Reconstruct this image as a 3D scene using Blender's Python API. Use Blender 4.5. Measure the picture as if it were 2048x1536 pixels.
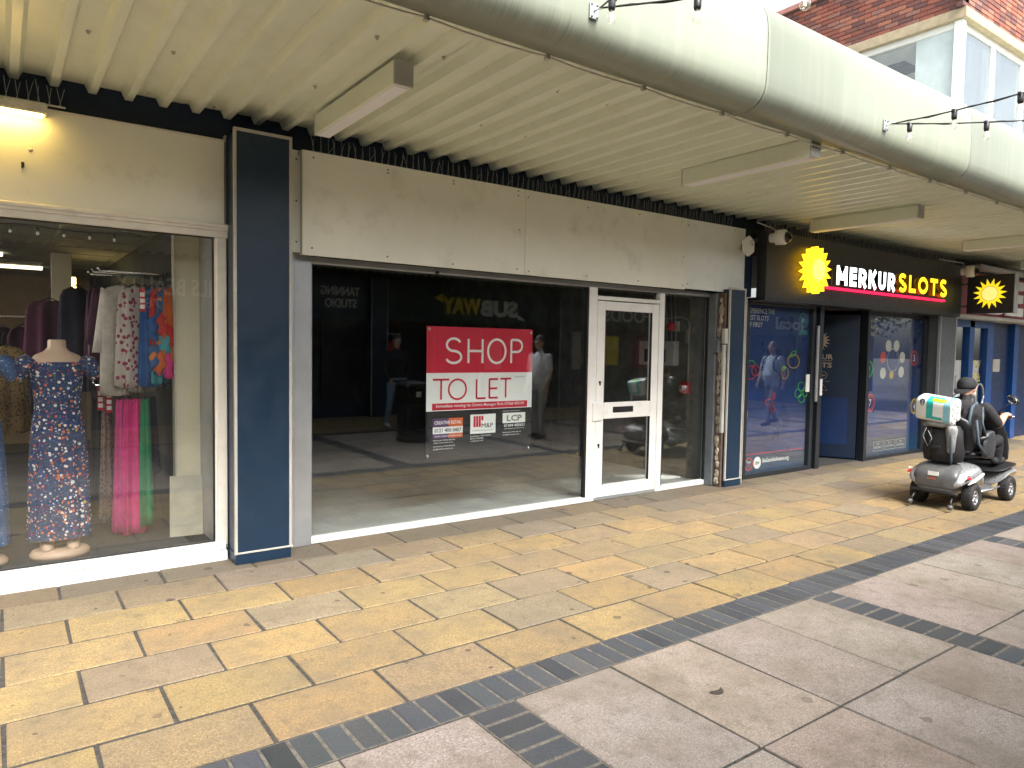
import bpy, bmesh, math, random
import numpy as np
from mathutils import Vector, Matrix
for o in list(bpy.data.objects): bpy.data.objects.remove(o)
random.seed(7); RN = np.random.RandomState(5)
sc = bpy.context.scene; C = sc.collection
# ---------------------------------------------------------------- camera
YAW, PIT, ROL, FPX, CAMH = math.radians(35.893), math.radians(-2.949), math.radians(0.9347), 1419.44, 1.55
f = Vector((math.sin(YAW)*math.cos(PIT), math.cos(YAW)*math.cos(PIT), math.sin(PIT)))
r0 = Vector((math.cos(YAW), -math.sin(YAW), 0)); u0 = r0.cross(f)
CR = r0*math.cos(ROL)+u0*math.sin(ROL); CU = -r0*math.sin(ROL)+u0*math.cos(ROL)
cam = bpy.data.objects.new('camera', bpy.data.cameras.new('camera')); C.objects.link(cam)
cam.matrix_world = Matrix(((CR.x, CU.x, -f.x, 0), (CR.y, CU.y, -f.y, 0), (CR.z, CU.z, -f.z, CAMH), (0, 0, 0, 1)))
cam.data.sensor_width = 36; cam.data.lens = FPX/2048*36; cam.data.clip_start = 0.05; cam.data.clip_end = 2000
sc.camera = cam
CAMP = Vector((0, 0, CAMH))
def ray(x, y): return CR*((x-1024)/FPX)+CU*(-(y-768)/FPX)+f
def PY(x, y, Y):                       # photo pixel -> point on a plane parallel to the shop fronts
    d = ray(x, y); return CAMP+d*(Y/d.y)
def PXp(x, y, X):
    d = ray(x, y); return CAMP+d*(X/d.x)
def proj(p):
    q = Vector(p)-CAMP; w = q.dot(f); return (1024+FPX*q.dot(CR)/w, 768-FPX*q.dot(CU)/w, w)
# ---------------------------------------------------------------- world, sun, exposure
world = bpy.data.worlds.new('World'); sc.world = world; world.use_nodes = True
nt = world.node_tree; bg = nt.nodes['Background']
sky = nt.nodes.new('ShaderNodeTexSky'); sky.sky_type = 'NISHITA'; sky.sun_disc = False
SUN_EL, SUN_AZ = math.radians(50), math.radians(188)
sky.sun_elevation = SUN_EL; sky.sun_rotation = SUN_AZ; sky.dust_density = 6.0; sky.air_density = 1.0; sky.ozone_density = 1.0
hs = nt.nodes.new('ShaderNodeHueSaturation'); hs.inputs['Saturation'].default_value = 0.4
nt.links.new(sky.outputs[0], hs.inputs['Color']); nt.links.new(hs.outputs[0], bg.inputs['Color'])
bg.inputs['Strength'].default_value = 0.13
sl = bpy.data.lights.new('sun', 'SUN'); sl.energy = 1.5; sl.angle = math.radians(30); sl.color = (1, .98, .94)
so = bpy.data.objects.new('sun', sl); C.objects.link(so)
sd = Vector((math.sin(SUN_AZ)*math.cos(SUN_EL), math.cos(SUN_AZ)*math.cos(SUN_EL), math.sin(SUN_EL)))
so.rotation_euler = sd.to_track_quat('Z', 'Y').to_euler(); so.location = (0, -5, 30)
vs = sc.view_settings; vs.view_transform = 'Standard'; vs.look = 'None'; vs.exposure = 1.82; vs.gamma = 1.0
vs.use_curve_mapping = False
# ---------------------------------------------------------------- helpers
ORG = {}
def org(o): return ORG.get(o.name, Vector((0, 0, 0))) if o else Vector((0, 0, 0))
def thing(name, label, cat, loc=(0, 0, 0), group=None):
    o = bpy.data.objects.new(name, None); C.objects.link(o); o.location = loc; o.empty_display_size = .1
    o['label'] = label; o['category'] = cat
    if group: o['group'] = group
    ORG[o.name] = Vector(loc); return o
def tag(o, label, cat, group=None):
    o['label'] = label; o['category'] = cat
    if group: o['group'] = group
    return o
def link(name, me, parent=None, label=None, loc=None):
    o = bpy.data.objects.new(name, me); C.objects.link(o)
    if parent: o.parent = parent
    if label: o['label'] = label
    ORG[o.name] = org(parent) if loc is None else Vector(loc)
    if loc is not None: o.location = Vector(loc)-org(parent)
    return o
class MB:
    def __init__(s): s.v = []; s.f = []; s.m = []; s.sm = []; s.at = []
    def add(s, vs, fs, mi=0, smooth=False):
        s.at.append((len(s.v), len(s.f)))
        n = len(s.v); s.v += [tuple(p) for p in vs]
        for q in fs: s.f.append(tuple(i+n for i in q)); s.m.append(mi); s.sm.append(smooth)
        return s
    def box(s, x0, x1, y0, y1, z0, z1, mi=0, c=0.0, R=None):
        if x1 < x0: x0, x1 = x1, x0
        if y1 < y0: y0, y1 = y1, y0
        if z1 < z0: z0, z1 = z1, z0
        c = min(c, (x1-x0)*.45, (y1-y0)*.45, (z1-z0)*.45)
        if c <= 0:
            V = [(x, y, z) for z in (z0, z1) for y in (y0, y1) for x in (x0, x1)]
            F = [(0, 2, 3, 1), (4, 5, 7, 6), (0, 1, 5, 4), (2, 6, 7, 3), (0, 4, 6, 2), (1, 3, 7, 5)]
        else:
            V, F = cham(x0, x1, y0, y1, z0, z1, c)
        if R: V = [tuple(R @ Vector(p)) for p in V]
        return s.add(V, F, mi)
    def tube(s, pts, r, n=8, mi=0, cap=True, smooth=True):
        pts = [Vector(p) for p in pts]; rs = r if isinstance(r, (list, tuple)) else [r]*len(pts)
        V = []; F = []; T0 = None; U = None
        for i, p in enumerate(pts):
            t = (pts[min(i+1, len(pts)-1)]-pts[max(i-1, 0)]); t = t.normalized() if t.length > 1e-9 else Vector((0, 0, 1))
            if U is None:
                U = t.cross(Vector((0, 0, 1)) if abs(t.z) < .9 else Vector((1, 0, 0))).normalized()
            else:
                U = (U-t*U.dot(t)).normalized()
            W = t.cross(U)
            for k in range(n):
                a = 2*math.pi*k/n; V.append(p+U*(rs[i]*math.cos(a))+W*(rs[i]*math.sin(a)))
        for i in range(len(pts)-1):
            for k in range(n): F.append((i*n+k, i*n+(k+1) % n, (i+1)*n+(k+1) % n, (i+1)*n+k))
        if cap: F.append(tuple(range(n))[::-1]); F.append(tuple((len(pts)-1)*n+k for k in range(n)))
        return s.add(V, F, mi, smooth)
    def loft(s, rings, mi=0, smooth=True, cap=True, closed=True):
        n = len(rings[0]); V = [p for r in rings for p in r]; F = []
        for i in range(len(rings)-1):
            for k in range(n if closed else n-1): F.append((i*n+k, i*n+(k+1) % n, (i+1)*n+(k+1) % n, (i+1)*n+k))
        if cap and closed: F.append(tuple(range(n))[::-1]); F.append(tuple((len(rings)-1)*n+k for k in range(n)))
        return s.add(V, F, mi, smooth)
    def lathe(s, prof, c, ax=(0, 0, 1), n=16, mi=0, smooth=True, cap=True):
        ax = Vector(ax).normalized(); U = ax.cross(Vector((0, 0, 1)) if abs(ax.z) < .9 else Vector((1, 0, 0))).normalized(); W = ax.cross(U)
        c = Vector(c)
        return s.loft([[c+ax*h+(U*math.cos(2*math.pi*k/n)+W*math.sin(2*math.pi*k/n))*max(r, 1e-4) for k in range(n)] for r, h in prof], mi, smooth, cap)
    def ell(s, c, rx, ry, rz, n=16, m=9, mi=0, R=None):
        rings = []
        for i in range(m):
            a = -math.pi/2+math.pi*(i+.02)/(m-1+.04); 
            ring = [Vector((rx*math.cos(a)*math.cos(2*math.pi*k/n), ry*math.cos(a)*math.sin(2*math.pi*k/n), rz*math.sin(a))) for k in range(n)]
            if R: ring = [R @ p for p in ring]
            rings.append([p+Vector(c) for p in ring])
        return s.loft(rings, mi)
    def prism(s, poly, e, mi=0, smooth=False):
        e = Vector(e); P = [Vector(p) for p in poly]; n = len(P)
        V = P+[p+e for p in P]; F = [tuple(range(n))[::-1], tuple(range(n, 2*n))]+[(k, (k+1) % n, n+(k+1) % n, n+k) for k in range(n)]
        return s.add(V, F, mi, smooth)
    def mesh(s, name, mats, off=(0, 0, 0), fix=True):
        me = bpy.data.meshes.new(name); off = Vector(off)
        me.from_pydata([tuple(Vector(p)-off) for p in s.v], [], s.f)
        for m in (mats if isinstance(mats, (list, tuple)) else [mats]): me.materials.append(m)
        me.polygons.foreach_set('material_index', s.m); me.polygons.foreach_set('use_smooth', s.sm); me.update()
        if fix:
            bm = bmesh.new(); bm.from_mesh(me); bmesh.ops.recalc_face_normals(bm, faces=bm.faces); bm.to_mesh(me); bm.free()
        return me
    def build(s, name, mats, parent=None, label=None, loc=None):
        L = org(parent) if loc is None else Vector(loc)
        return link(name, s.mesh(name, mats, L), parent, label, loc)
def builds(mb, name, mats, parent):
    """one object for every shape added to mb"""
    A = mb.at+[(len(mb.v), len(mb.f))]; out = []
    for (v0, f0), (v1, f1) in zip(A[:-1], A[1:]):
        q = MB(); q.add(mb.v[v0:v1], [tuple(i-v0 for i in g) for g in mb.f[f0:f1]]); q.m = mb.m[f0:f1]; q.sm = mb.sm[f0:f1]; out.append(q.build(name, mats, parent))
    return out
def cham(x0, x1, y0, y1, z0, z1, c):
    bm = bmesh.new(); bmesh.ops.create_cube(bm, size=1)
    for v in bm.verts: v.co = ((x0+x1)/2+v.co.x*(x1-x0), (y0+y1)/2+v.co.y*(y1-y0), (z0+z1)/2+v.co.z*(z1-z0))
    bmesh.ops.bevel(bm, geom=bm.edges[:], offset=c, segments=1, affect='EDGES', profile=.5)
    bm.verts.index_update(); V = [tuple(v.co) for v in bm.verts]; F = [tuple(v.index for v in q.verts) for q in bm.faces]; bm.free(); return V, F
def box(name, a, b, m, parent=None, c=0.004, label=None, loc=None):
    return MB().box(a[0], b[0], a[1], b[1], a[2], b[2], 0, c).build(name, m, parent, label, loc)
def text_mesh(s, bold=0.0, res=4):
    cu = bpy.data.curves.new('t', 'FONT'); cu.body = s; cu.offset = bold; cu.resolution_u = res; cu.fill_mode = 'FRONT'
    ob = bpy.data.objects.new('t', cu); C.objects.link(ob); bpy.context.view_layer.update()
    me = bpy.data.meshes.new_from_object(ob.evaluated_get(bpy.context.evaluated_depsgraph_get())); bpy.data.objects.remove(ob); bpy.data.curves.remove(cu)
    return me
def text(s, p0, u, v, w, h, m, parent, name='lettering', bold=0.0, depth=0.0, split=False, label=None, res=4, shear=0, side=None):
    """fit text into the box p0 + u*w + v*h (u, v unit vectors); depth extrudes along u x v"""
    me = text_mesh(s, bold, res); V = np.array([x.co[:] for x in me.vertices]); lo = V.min(0); hi = V.max(0)
    u = Vector(u); v = Vector(v); n = u.cross(v); p0 = Vector(p0); O = org(parent)
    if w is None: w = h*(hi[0]-lo[0])/(hi[1]-lo[1])
    if h is None: h = w*(hi[1]-lo[1])/(hi[0]-lo[0])
    bm = bmesh.new(); bm.from_mesh(me); bpy.data.meshes.remove(me)
    for x in bm.verts:
        a = (x.co.x-lo[0])/(hi[0]-lo[0])*w; b = (x.co.y-lo[1])/(hi[1]-lo[1])*h
        x.co = p0+u*(a+shear*b)+v*b-O
    groups = []
    if split:
        seen = set()
        for q in bm.faces:
            if q in seen: continue
            st = [q]; isl = []; seen.add(q)
            while st:
                c_ = st.pop(); isl.append(c_)
                for e in c_.edges:
                    for q2 in e.link_faces:
                        if q2 not in seen: seen.add(q2); st.append(q2)
            groups.append(isl)
    else: groups = [list(bm.faces)]
    outs = []
    for isl in groups:
        b2 = bmesh.new(); mp = {}
        for q in isl:
            for x in q.verts:
                if x not in mp: mp[x] = b2.verts.new(x.co)
            try: b2.faces.new([mp[x] for x in q.verts])
            except ValueError: pass
        b2.normal_update()
        for q in b2.faces:
            if q.normal.dot(n) < 0: q.normal_flip()
        if depth:
            ext = bmesh.ops.extrude_face_region(b2, geom=b2.faces[:])
            for x in ext['geom']:
                if isinstance(x, bmesh.types.BMVert): x.co += n*depth
            bmesh.ops.recalc_face_normals(b2, faces=b2.faces[:])
        if side:
            b2.normal_update()
            for q in b2.faces: q.material_index = 0 if q.normal.dot(n) > .5 else 1
        m2 = bpy.data.meshes.new(name); b2.to_mesh(m2); b2.free(); m2.materials.append(m)
        if side: m2.materials.append(side)
        outs.append(link(name, m2, parent, label))
    bm.free(); return outs
def copytree(o, off, label=None, group=None, parent=None):
    c = o.copy(); C.objects.link(c)
    if parent is None: c.location = o.location+Vector(off)
    else: c.parent = parent
    if label: c['label'] = label
    if group: c['group'] = group
    for ch in o.children: copytree(ch, off, parent=c)
    return c
# ---------------------------------------------------------------- materials
def newmat(name):
    m = bpy.data.materials.new(name); m.use_nodes = True; t = m.node_tree; return m, t, t.nodes['Principled BSDF']
class N:
    def __init__(s, t): s.t = t; s.pos = None
    def n(s, ty, **k):
        x = s.t.nodes.new('ShaderNode'+ty)
        for a, b in k.items(): setattr(x, a, b)
        return x
    def lk(s, a, b): s.t.links.new(a, b)
    def set(s, sock, val):
        if hasattr(val, 'is_output'): s.lk(val, sock)
        elif isinstance(val, (tuple, list)) and len(val) == 3 and sock.type == 'RGBA': sock.default_value = (*val, 1)
        else: sock.default_value = val
    def P(s):
        if s.pos is None: s.pos = s.n('NewGeometry').outputs['Position']
        return s.pos
    def sc(s, v, k):
        x = s.n('VectorMath', operation='MULTIPLY'); s.lk(v, x.inputs[0]); x.inputs[1].default_value = k; return x.outputs[0]
    def noise(s, scale, vec=None, det=3, rough=.6):
        x = s.n('TexNoise'); s.lk(vec or s.P(), x.inputs['Vector']); x.inputs['Scale'].default_value = scale; x.inputs['Detail'].default_value = det; x.inputs['Roughness'].default_value = rough
        return x.outputs['Fac']
    def math(s, op, a, b=0.0, clamp=False):
        x = s.n('Math', operation=op, use_clamp=clamp); s.set(x.inputs[0], a); s.set(x.inputs[1], b); return x.outputs[0]
    def rng(s, v, a, b, c=0., d=1.):
        x = s.n('MapRange'); s.set(x.inputs[0], v); x.inputs[1].default_value = a; x.inputs[2].default_value = b; x.inputs[3].default_value = c; x.inputs[4].default_value = d; return x.outputs[0]
    def mix(s, fac, a, b, mode='MIX'):
        x = s.n('Mix', data_type='RGBA', blend_type=mode); s.set(x.inputs[0], fac); s.set(x.inputs[6], a); s.set(x.inputs[7], b); return x.outputs[2]
    def bump(s, h, strength, dist, bsdf):
        x = s.n('Bump'); x.inputs['Strength'].default_value = strength; x.inputs['Distance'].default_value = dist; s.lk(h, x.inputs['Height']); s.lk(x.outputs[0], bsdf.inputs['Normal'])
    def obj(s, out): return s.n('ObjectInfo').outputs[out]
    def xyz(s, v=None):
        x = s.n('SeparateXYZ'); s.lk(v or s.P(), x.inputs[0]); return x.outputs
def mat(name, col, rough=.55, metal=0., var=.12, vs=6., fine=.0, fs=250., bump=0., bs=120., rand=0., emit=0., dirt=0., dcol=(.05, .045, .035), ds=3., spec=.5, dlo=.5, coat=0.):
    m, t, b = newmat(name); q = N(t); c = col
    if emit:
        b.inputs['Base Color'].default_value = (*[min(1, x) for x in col], 1); b.inputs['Emission Color'].default_value = (*col, 1); b.inputs['Emission Strength'].default_value = emit; b.inputs['Roughness'].default_value = rough
        return m
    if var: c = q.mix(q.rng(q.noise(vs), .3, .7, 0, 1), tuple(x*(1-var) for x in col), tuple(min(1, x*(1+var)) for x in col))
    if fine: c = q.mix(1.0, c, q.rng(q.noise(fs, det=2), .3, .7, 1-fine, 1+fine), 'MULTIPLY')
    if rand: c = q.mix(1.0, c, q.rng(q.obj('Random'), 0, 1, 1-rand, 1+rand), 'MULTIPLY')
    if dirt: c = q.mix(q.math('MULTIPLY', q.rng(q.noise(ds, det=5, rough=.7), dlo, dlo+.25), dirt), c, dcol)
    q.set(b.inputs['Base Color'], c)
    b.inputs['Metallic'].default_value = metal; b.inputs['Specular IOR Level'].default_value = spec
    rr = q.rng(q.noise(vs*2.3), .3, .7, max(.02, rough-.06), min(1, rough+.08)); q.set(b.inputs['Roughness'], rr)
    if coat: b.inputs['Coat Weight'].default_value = coat; b.inputs['Coat Roughness'].default_value = .08
    if bump: q.bump(q.noise(bs, det=3), bump, .002, b)
    return m
def slab_mat(name, spots=1.0, grit=.45, gs=230, dirt=1.0):
    m, t, b = newmat(name); q = N(t)
    c = q.obj('Color'); g1 = q.noise(gs, det=1); g2 = q.noise(gs*.35, det=2)
    c = q.mix(1.0, c, q.rng(g1, .25, .75, 1-grit, 1+grit), 'MULTIPLY')
    c = q.mix(1.0, c, q.rng(g2, .3, .7, 1-grit*.5, 1+grit*.5), 'MULTIPLY')
    c = q.mix(q.math('MULTIPLY', q.rng(q.noise(2.3, det=7, rough=.68), .42, .68), .7*dirt), c, (.15, .122, .088))
    c = q.mix(q.math('MULTIPLY', q.rng(q.noise(11, det=6, rough=.75), .50, .72), .55*dirt), c, (.095, .08, .06))
    c = q.mix(q.math('MULTIPLY', q.rng(q.noise(70, det=3, rough=.7), .62, .78), .45), c, (.07, .06, .05))
    if spots:
        v = q.n('TexVoronoi', voronoi_dimensions='2D'); v.inputs['Scale'].default_value = 3.4; w = q.n('VectorMath', operation='ADD'); q.lk(q.P(), w.inputs[0])
        ns = q.n('TexNoise'); ns.inputs['Scale'].default_value = 25; q.lk(q.P(), ns.inputs['Vector']); q.lk(q.sc(ns.outputs['Color'], (.045, .045, 0)), w.inputs[1])
        q.lk(w.outputs[0], v.inputs['Vector']); sp = q.xyz(v.outputs['Color'])
        rad = q.rng(q.math('POWER', sp[0], 2.5), 0, 1, .022, .11); on = q.math('GREATER_THAN', sp[1], .2)
        k = q.math('MULTIPLY', q.math('LESS_THAN', v.outputs['Distance'], rad), on)
        c = q.mix(q.math('MULTIPLY', k, q.math('MULTIPLY', q.rng(sp[2], 0, 1, .25, 1), .85*spots)), c, (.045, .04, .035))
    q.set(b.inputs['Base Color'], c); b.inputs['Roughness'].default_value = .85; b.inputs['Specular IOR Level'].default_value = .3
    q.bump(g1, .5, .003, b); return m
def glass_mat(name, ior=1.78, tint=(.97, .985, .98), dust=.0):
    m = bpy.data.materials.new(name); m.use_nodes = True; t = m.node_tree; t.nodes.clear(); q = N(t)
    o = q.n('OutputMaterial'); tr = q.n('BsdfTransparent'); tr.inputs[0].default_value = (*tint, 1); gl = q.n('BsdfGlossy'); gl.inputs['Roughness'].default_value = .004
    gl.inputs['Color'].default_value = (.95, .98, 1, 1); fr = q.n('Fresnel'); q.set(fr.inputs[0], q.rng(q.n('NewGeometry').outputs['Backfacing'], 0, 1, ior, 1/ior)); mx = q.n('MixShader'); q.lk(fr.outputs[0], mx.inputs[0]); q.lk(tr.outputs[0], mx.inputs[1]); q.lk(gl.outputs[0], mx.inputs[2])
    out = mx.outputs[0]
    if dust:
        df = q.n('BsdfDiffuse'); df.inputs[0].default_value = (.6, .6, .58, 1); m2 = q.n('MixShader'); q.lk(q.rng(q.noise(7, q.sc(q.P(), (1, 1, .25)), det=5), .35, .8, dust*.2, dust), m2.inputs[0]); q.lk(out, m2.inputs[1]); q.lk(df.outputs[0], m2.inputs[2]); out = m2.outputs[0]
    q.lk(out, o.inputs[0]); return m
M = {}
M['slab'] = slab_mat('paving_slab'); M['block'] = slab_mat('paver_block', .25, .22, 240, .18)
M['pink'] = slab_mat('pink_slab', .6, .42, 200)
M['mortar'] = mat('joint_mortar', (.05, .046, .04), .95, var=.5, vs=40, fine=.4, fs=300, dirt=.6, dcol=(.03, .03, .026), ds=6)
M['navy'] = mat('navy_panel', (.0065, .024, .052), .38, var=.1, vs=3, dirt=.12, dcol=(.05, .07, .09), ds=5)
M['navy2'] = mat('navy_wall', (.007, .02, .05), .6, var=.2, vs=4, dirt=.25, dcol=(.03, .035, .04), ds=7)
M['trim'] = mat('pale_trim', (.44, .43, .39), .45, var=.1, dirt=.35, dcol=(.25, .22, .18), ds=11)
M['upvc'] = mat('white_upvc', (.80, .80, .77), .35, var=.04, dirt=.25, dcol=(.5, .47, .4), ds=8)
M['upvc_old'] = mat('aged_white_frame', (.72, .69, .62), .4, var=.05, dirt=.35, dcol=(.42, .38, .3), ds=9)
M['board'] = mat('cream_board', (.80, .80, .71), .5, var=.05, vs=1.5, dirt=.55, dcol=(.5, .48, .4), ds=4, dlo=.55)
M['board2'] = mat('gloss_board', (.76, .79, .76), .16, var=.04, vs=2, dirt=.2, dcol=(.4, .36, .3), ds=5)
M['galv'] = mat('galvanised_steel', (.42, .44, .46), .42, .6, var=.08, vs=5, dirt=.2, dcol=(.25, .25, .24), ds=4)
M['steel'] = mat('grey_steel', (.16, .18, .20), .5, .3, var=.2)
M['chrome'] = mat('chrome', (.75, .77, .78), .15, 1, var=0)
M['black'] = mat('black_plastic', (.012, .012, .013), .45, var=.1)
M['rubber'] = mat('rubber', (.02, .02, .021), .8, var=.2, vs=30, dirt=.4, dcol=(.09, .08, .065), ds=25)
M['white'] = mat('white_paint', (.78, .78, .76), .45, var=.03)
M['red'] = mat('red_print', (.56, .022, .05), .4, var=.03)
M['redpl'] = mat('red_plastic', (.5, .012, .02), .4, var=.05)
M['deck'] = mat('canopy_deck', (.74, .78, .655), .34, var=.04, vs=2, dirt=.2, dcol=(.42, .38, .24), ds=2.2)
M['glass'] = glass_mat('window_glass'); M['glass_old'] = glass_mat('shop_window_glass', 1.7, (.98, .99, .985), .02)
M['glass_up'] = glass_mat('upper_window_glass', 3.2, (.75, .82, .84), .1)
M['concrete'] = mat('concrete_floor', (.42, .425, .40), .55, var=.15, vs=2.5, fine=.1, fs=60, dirt=.4, dcol=(.22, .21, .19), ds=1.6)
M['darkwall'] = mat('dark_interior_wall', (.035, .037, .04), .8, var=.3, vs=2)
M['plaster'] = mat('bare_plaster', (.16, .155, .135), .85, var=.3, vs=4, fine=.15, fs=60, dirt=.6, dcol=(.11, .10, .085), ds=6, bump=.4, bs=40)
def canopy_mat():
    m, t, b = newmat('canopy_fascia'); q = N(t); x = q.xyz()
    c = q.mix(q.rng(q.noise(1.3), .3, .7), (.235, .26, .2), (.26, .285, .22))
    st = q.noise(1.0, q.sc(q.P(), (95, 2, 2.0)), det=3, rough=.75)
    band = q.math('MULTIPLY', q.rng(x[2], 3.12, 3.30, 1, 0), q.rng(x[2], 3.075, 3.12, .55, 1))
    edge = q.rng(q.noise(1.5, q.sc(q.P(), (1, .2, .2)), det=3), .3, .7, -.16, .16)
    k = q.rng(q.math('ADD', q.math('MULTIPLY', band, .6), q.math('SUBTRACT', q.math('ADD', st, edge), .5)), .50, .80)
    c = q.mix(q.math('MULTIPLY', k, .42), c, (.10, .085, .062))
    st2 = q.math('MULTIPLY', q.rng(q.noise(1.0, q.sc(q.P(), (18, 2, .7)), det=4), .5, .8), .22)
    c = q.mix(st2, c, (.5, .47, .36))
    q.set(b.inputs['Base Color'], c); b.inputs['Roughness'].default_value = .38; return m
M['canopy'] = canopy_mat()
# ================================================================ GROUND
pav = MB().add([(-200, -200, -.005), (220, -200, -.005), (220, 220, -.005), (-200, 220, -.005)], [(0, 1, 2, 3)]).build('pavement', M['mortar'])
pav['kind'] = 'structure'
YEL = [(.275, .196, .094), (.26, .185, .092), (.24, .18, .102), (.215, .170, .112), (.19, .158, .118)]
def slab_mesh(w, h, c, m, jit):
    V, F = cham(-w/2, w/2, -h/2, h/2, -.03, 0, c)
    V = [(x+random.uniform(-jit, jit), y+random.uniform(-jit, jit), z) for x, y, z in V]
    return MB().add(V, F).mesh('slab', m)
yel_me = [slab_mesh(.560, .359, .005, M['slab'], .0032) for _ in range(5)]
pink_me = [slab_mesh(.566, .844, .005, M['pink'], .003) for _ in range(5)]
blk_me = [slab_mesh(.1015, .231, .006, M['block'], .002) for _ in range(5)]
def piece(name, me, x, y, col, rot=0, tz=.0018, sx=1):
    o = bpy.data.objects.new(name, me); C.objects.link(o); o.parent = pav
    o.location = (x, y, random.uniform(-tz, tz)); o.rotation_euler = (random.uniform(-.002, .002), random.uniform(-.002, .002), rot+random.uniform(-.004, .004)+(math.pi if random.random() < .5 else 0)); o.color = (*col, 1); o.scale.x = sx
    return o
def vis(x, y):
    p = proj((x, y, 0)); return p[2] > .3 and -260 < p[0] < 2350 and p[1] < 1850
ROWS = [2.70+.375*i for i in range(7)]
far = {'slab': [], 'pink': [], 'block': []}       # everything beyond the frame, seen only in the window reflections
def jitcol(c, a=.09): 
    k = 1+random.uniform(-a, a); return tuple(v*k*(1+random.uniform(-.03, .03)) for v in c)
for i, y0 in enumerate(ROWS):
    for k in range(-6, 30):
        x = k*.5755+(.0 if i % 2 else .2877)+.2775
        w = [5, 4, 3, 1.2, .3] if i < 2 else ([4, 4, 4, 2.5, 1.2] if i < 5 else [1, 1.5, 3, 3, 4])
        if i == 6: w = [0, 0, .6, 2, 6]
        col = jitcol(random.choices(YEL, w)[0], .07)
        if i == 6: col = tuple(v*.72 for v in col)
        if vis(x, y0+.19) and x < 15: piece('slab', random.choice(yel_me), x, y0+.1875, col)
        else: far['slab'].append((x, y0+.1875, .562, .362, col))
def blkcol():
    r = random.random(); return jitcol((.050, .055, .063) if r < .88 else ((.066, .068, .072) if r < .95 else (.034, .037, .043)), .22)
X = -4.0
while X < 18:
    x = X+.0555
    if vis(x, 2.58) and x < 13.5: piece('paver', random.choice(blk_me), x, 2.581, blkcol())
    else: far['block'].append((x, 2.581, .103, .232, blkcol()))
    far['block'].append((x, -1.09, .103, .232, blkcol()))
    X += .1111
for bx in [1.70+2.545*k for k in range(-2, 7)]:
    y = 2.455-.058
    while y > -.96:
        if vis(bx, y): piece('paver', random.choice(blk_me), bx, y, blkcol(), math.pi/2)
        else: far['block'].append((bx, y, .232, .103, blkcol()))
        y -= .1125
    for j in range(4):
        for k in range(4):
            x = bx+.12+.29+k*.5765; y = 2.462-.4275-j*.857
            col = jitcol([(.26, .222, .192), (.252, .22, .195), (.268, .224, .188)][(j*3+k*5) % 3], .06)
            if vis(x, y) or vis(x, y+.4): piece('slab', random.choice(pink_me), x, y, col)
            else: far['pink'].append((x, y, .568, .845, col))
for i in range(7):
    for k in range(-8, 34): far['slab'].append((k*.5755+(i % 2)*.2877, -1.21-.19-.375*i, .562, .362, jitcol(random.choice(YEL))))
for k, rows in far.items():
    mb = MB()
    for x, y, w, h, c in rows: mb.box(x-w/2, x+w/2, y-h/2, y+h/2, -.03, random.uniform(-.0015, .0015))
    o = mb.build('more_paving', M['slab' if k == 'slab' else ('pink' if k == 'pink' else 'block')], pav); o['kind'] = 'stuff'
    o.color = {'slab': (.40, .29, .15, 1), 'pink': (.35, .29, .25, 1), 'block': (.055, .058, .066, 1)}[k]
M['sand'] = mat('jointing_sand', (.12, .108, .09), .95, var=.4, vs=30, fine=.3, fs=200, dirt=.55, dcol=(.05, .046, .04), ds=8)
mb = MB().add([(-4, 2.462, -.0035), (18, 2.462, -.0035), (18, 2.70, -.0035), (-4, 2.70, -.0035)], [(0, 1, 2, 3)])
for bx in [1.70+2.545*k for k in range(-2, 7)]: mb.add([(bx-.12, -.97, -.003), (bx+.12, -.97, -.003), (bx+.12, 2.46, -.003), (bx-.12, 2.46, -.003)], [(0, 1, 2, 3)])
o = mb.build('jointing_sand', M['sand'], pav); o['kind'] = 'stuff'
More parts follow.
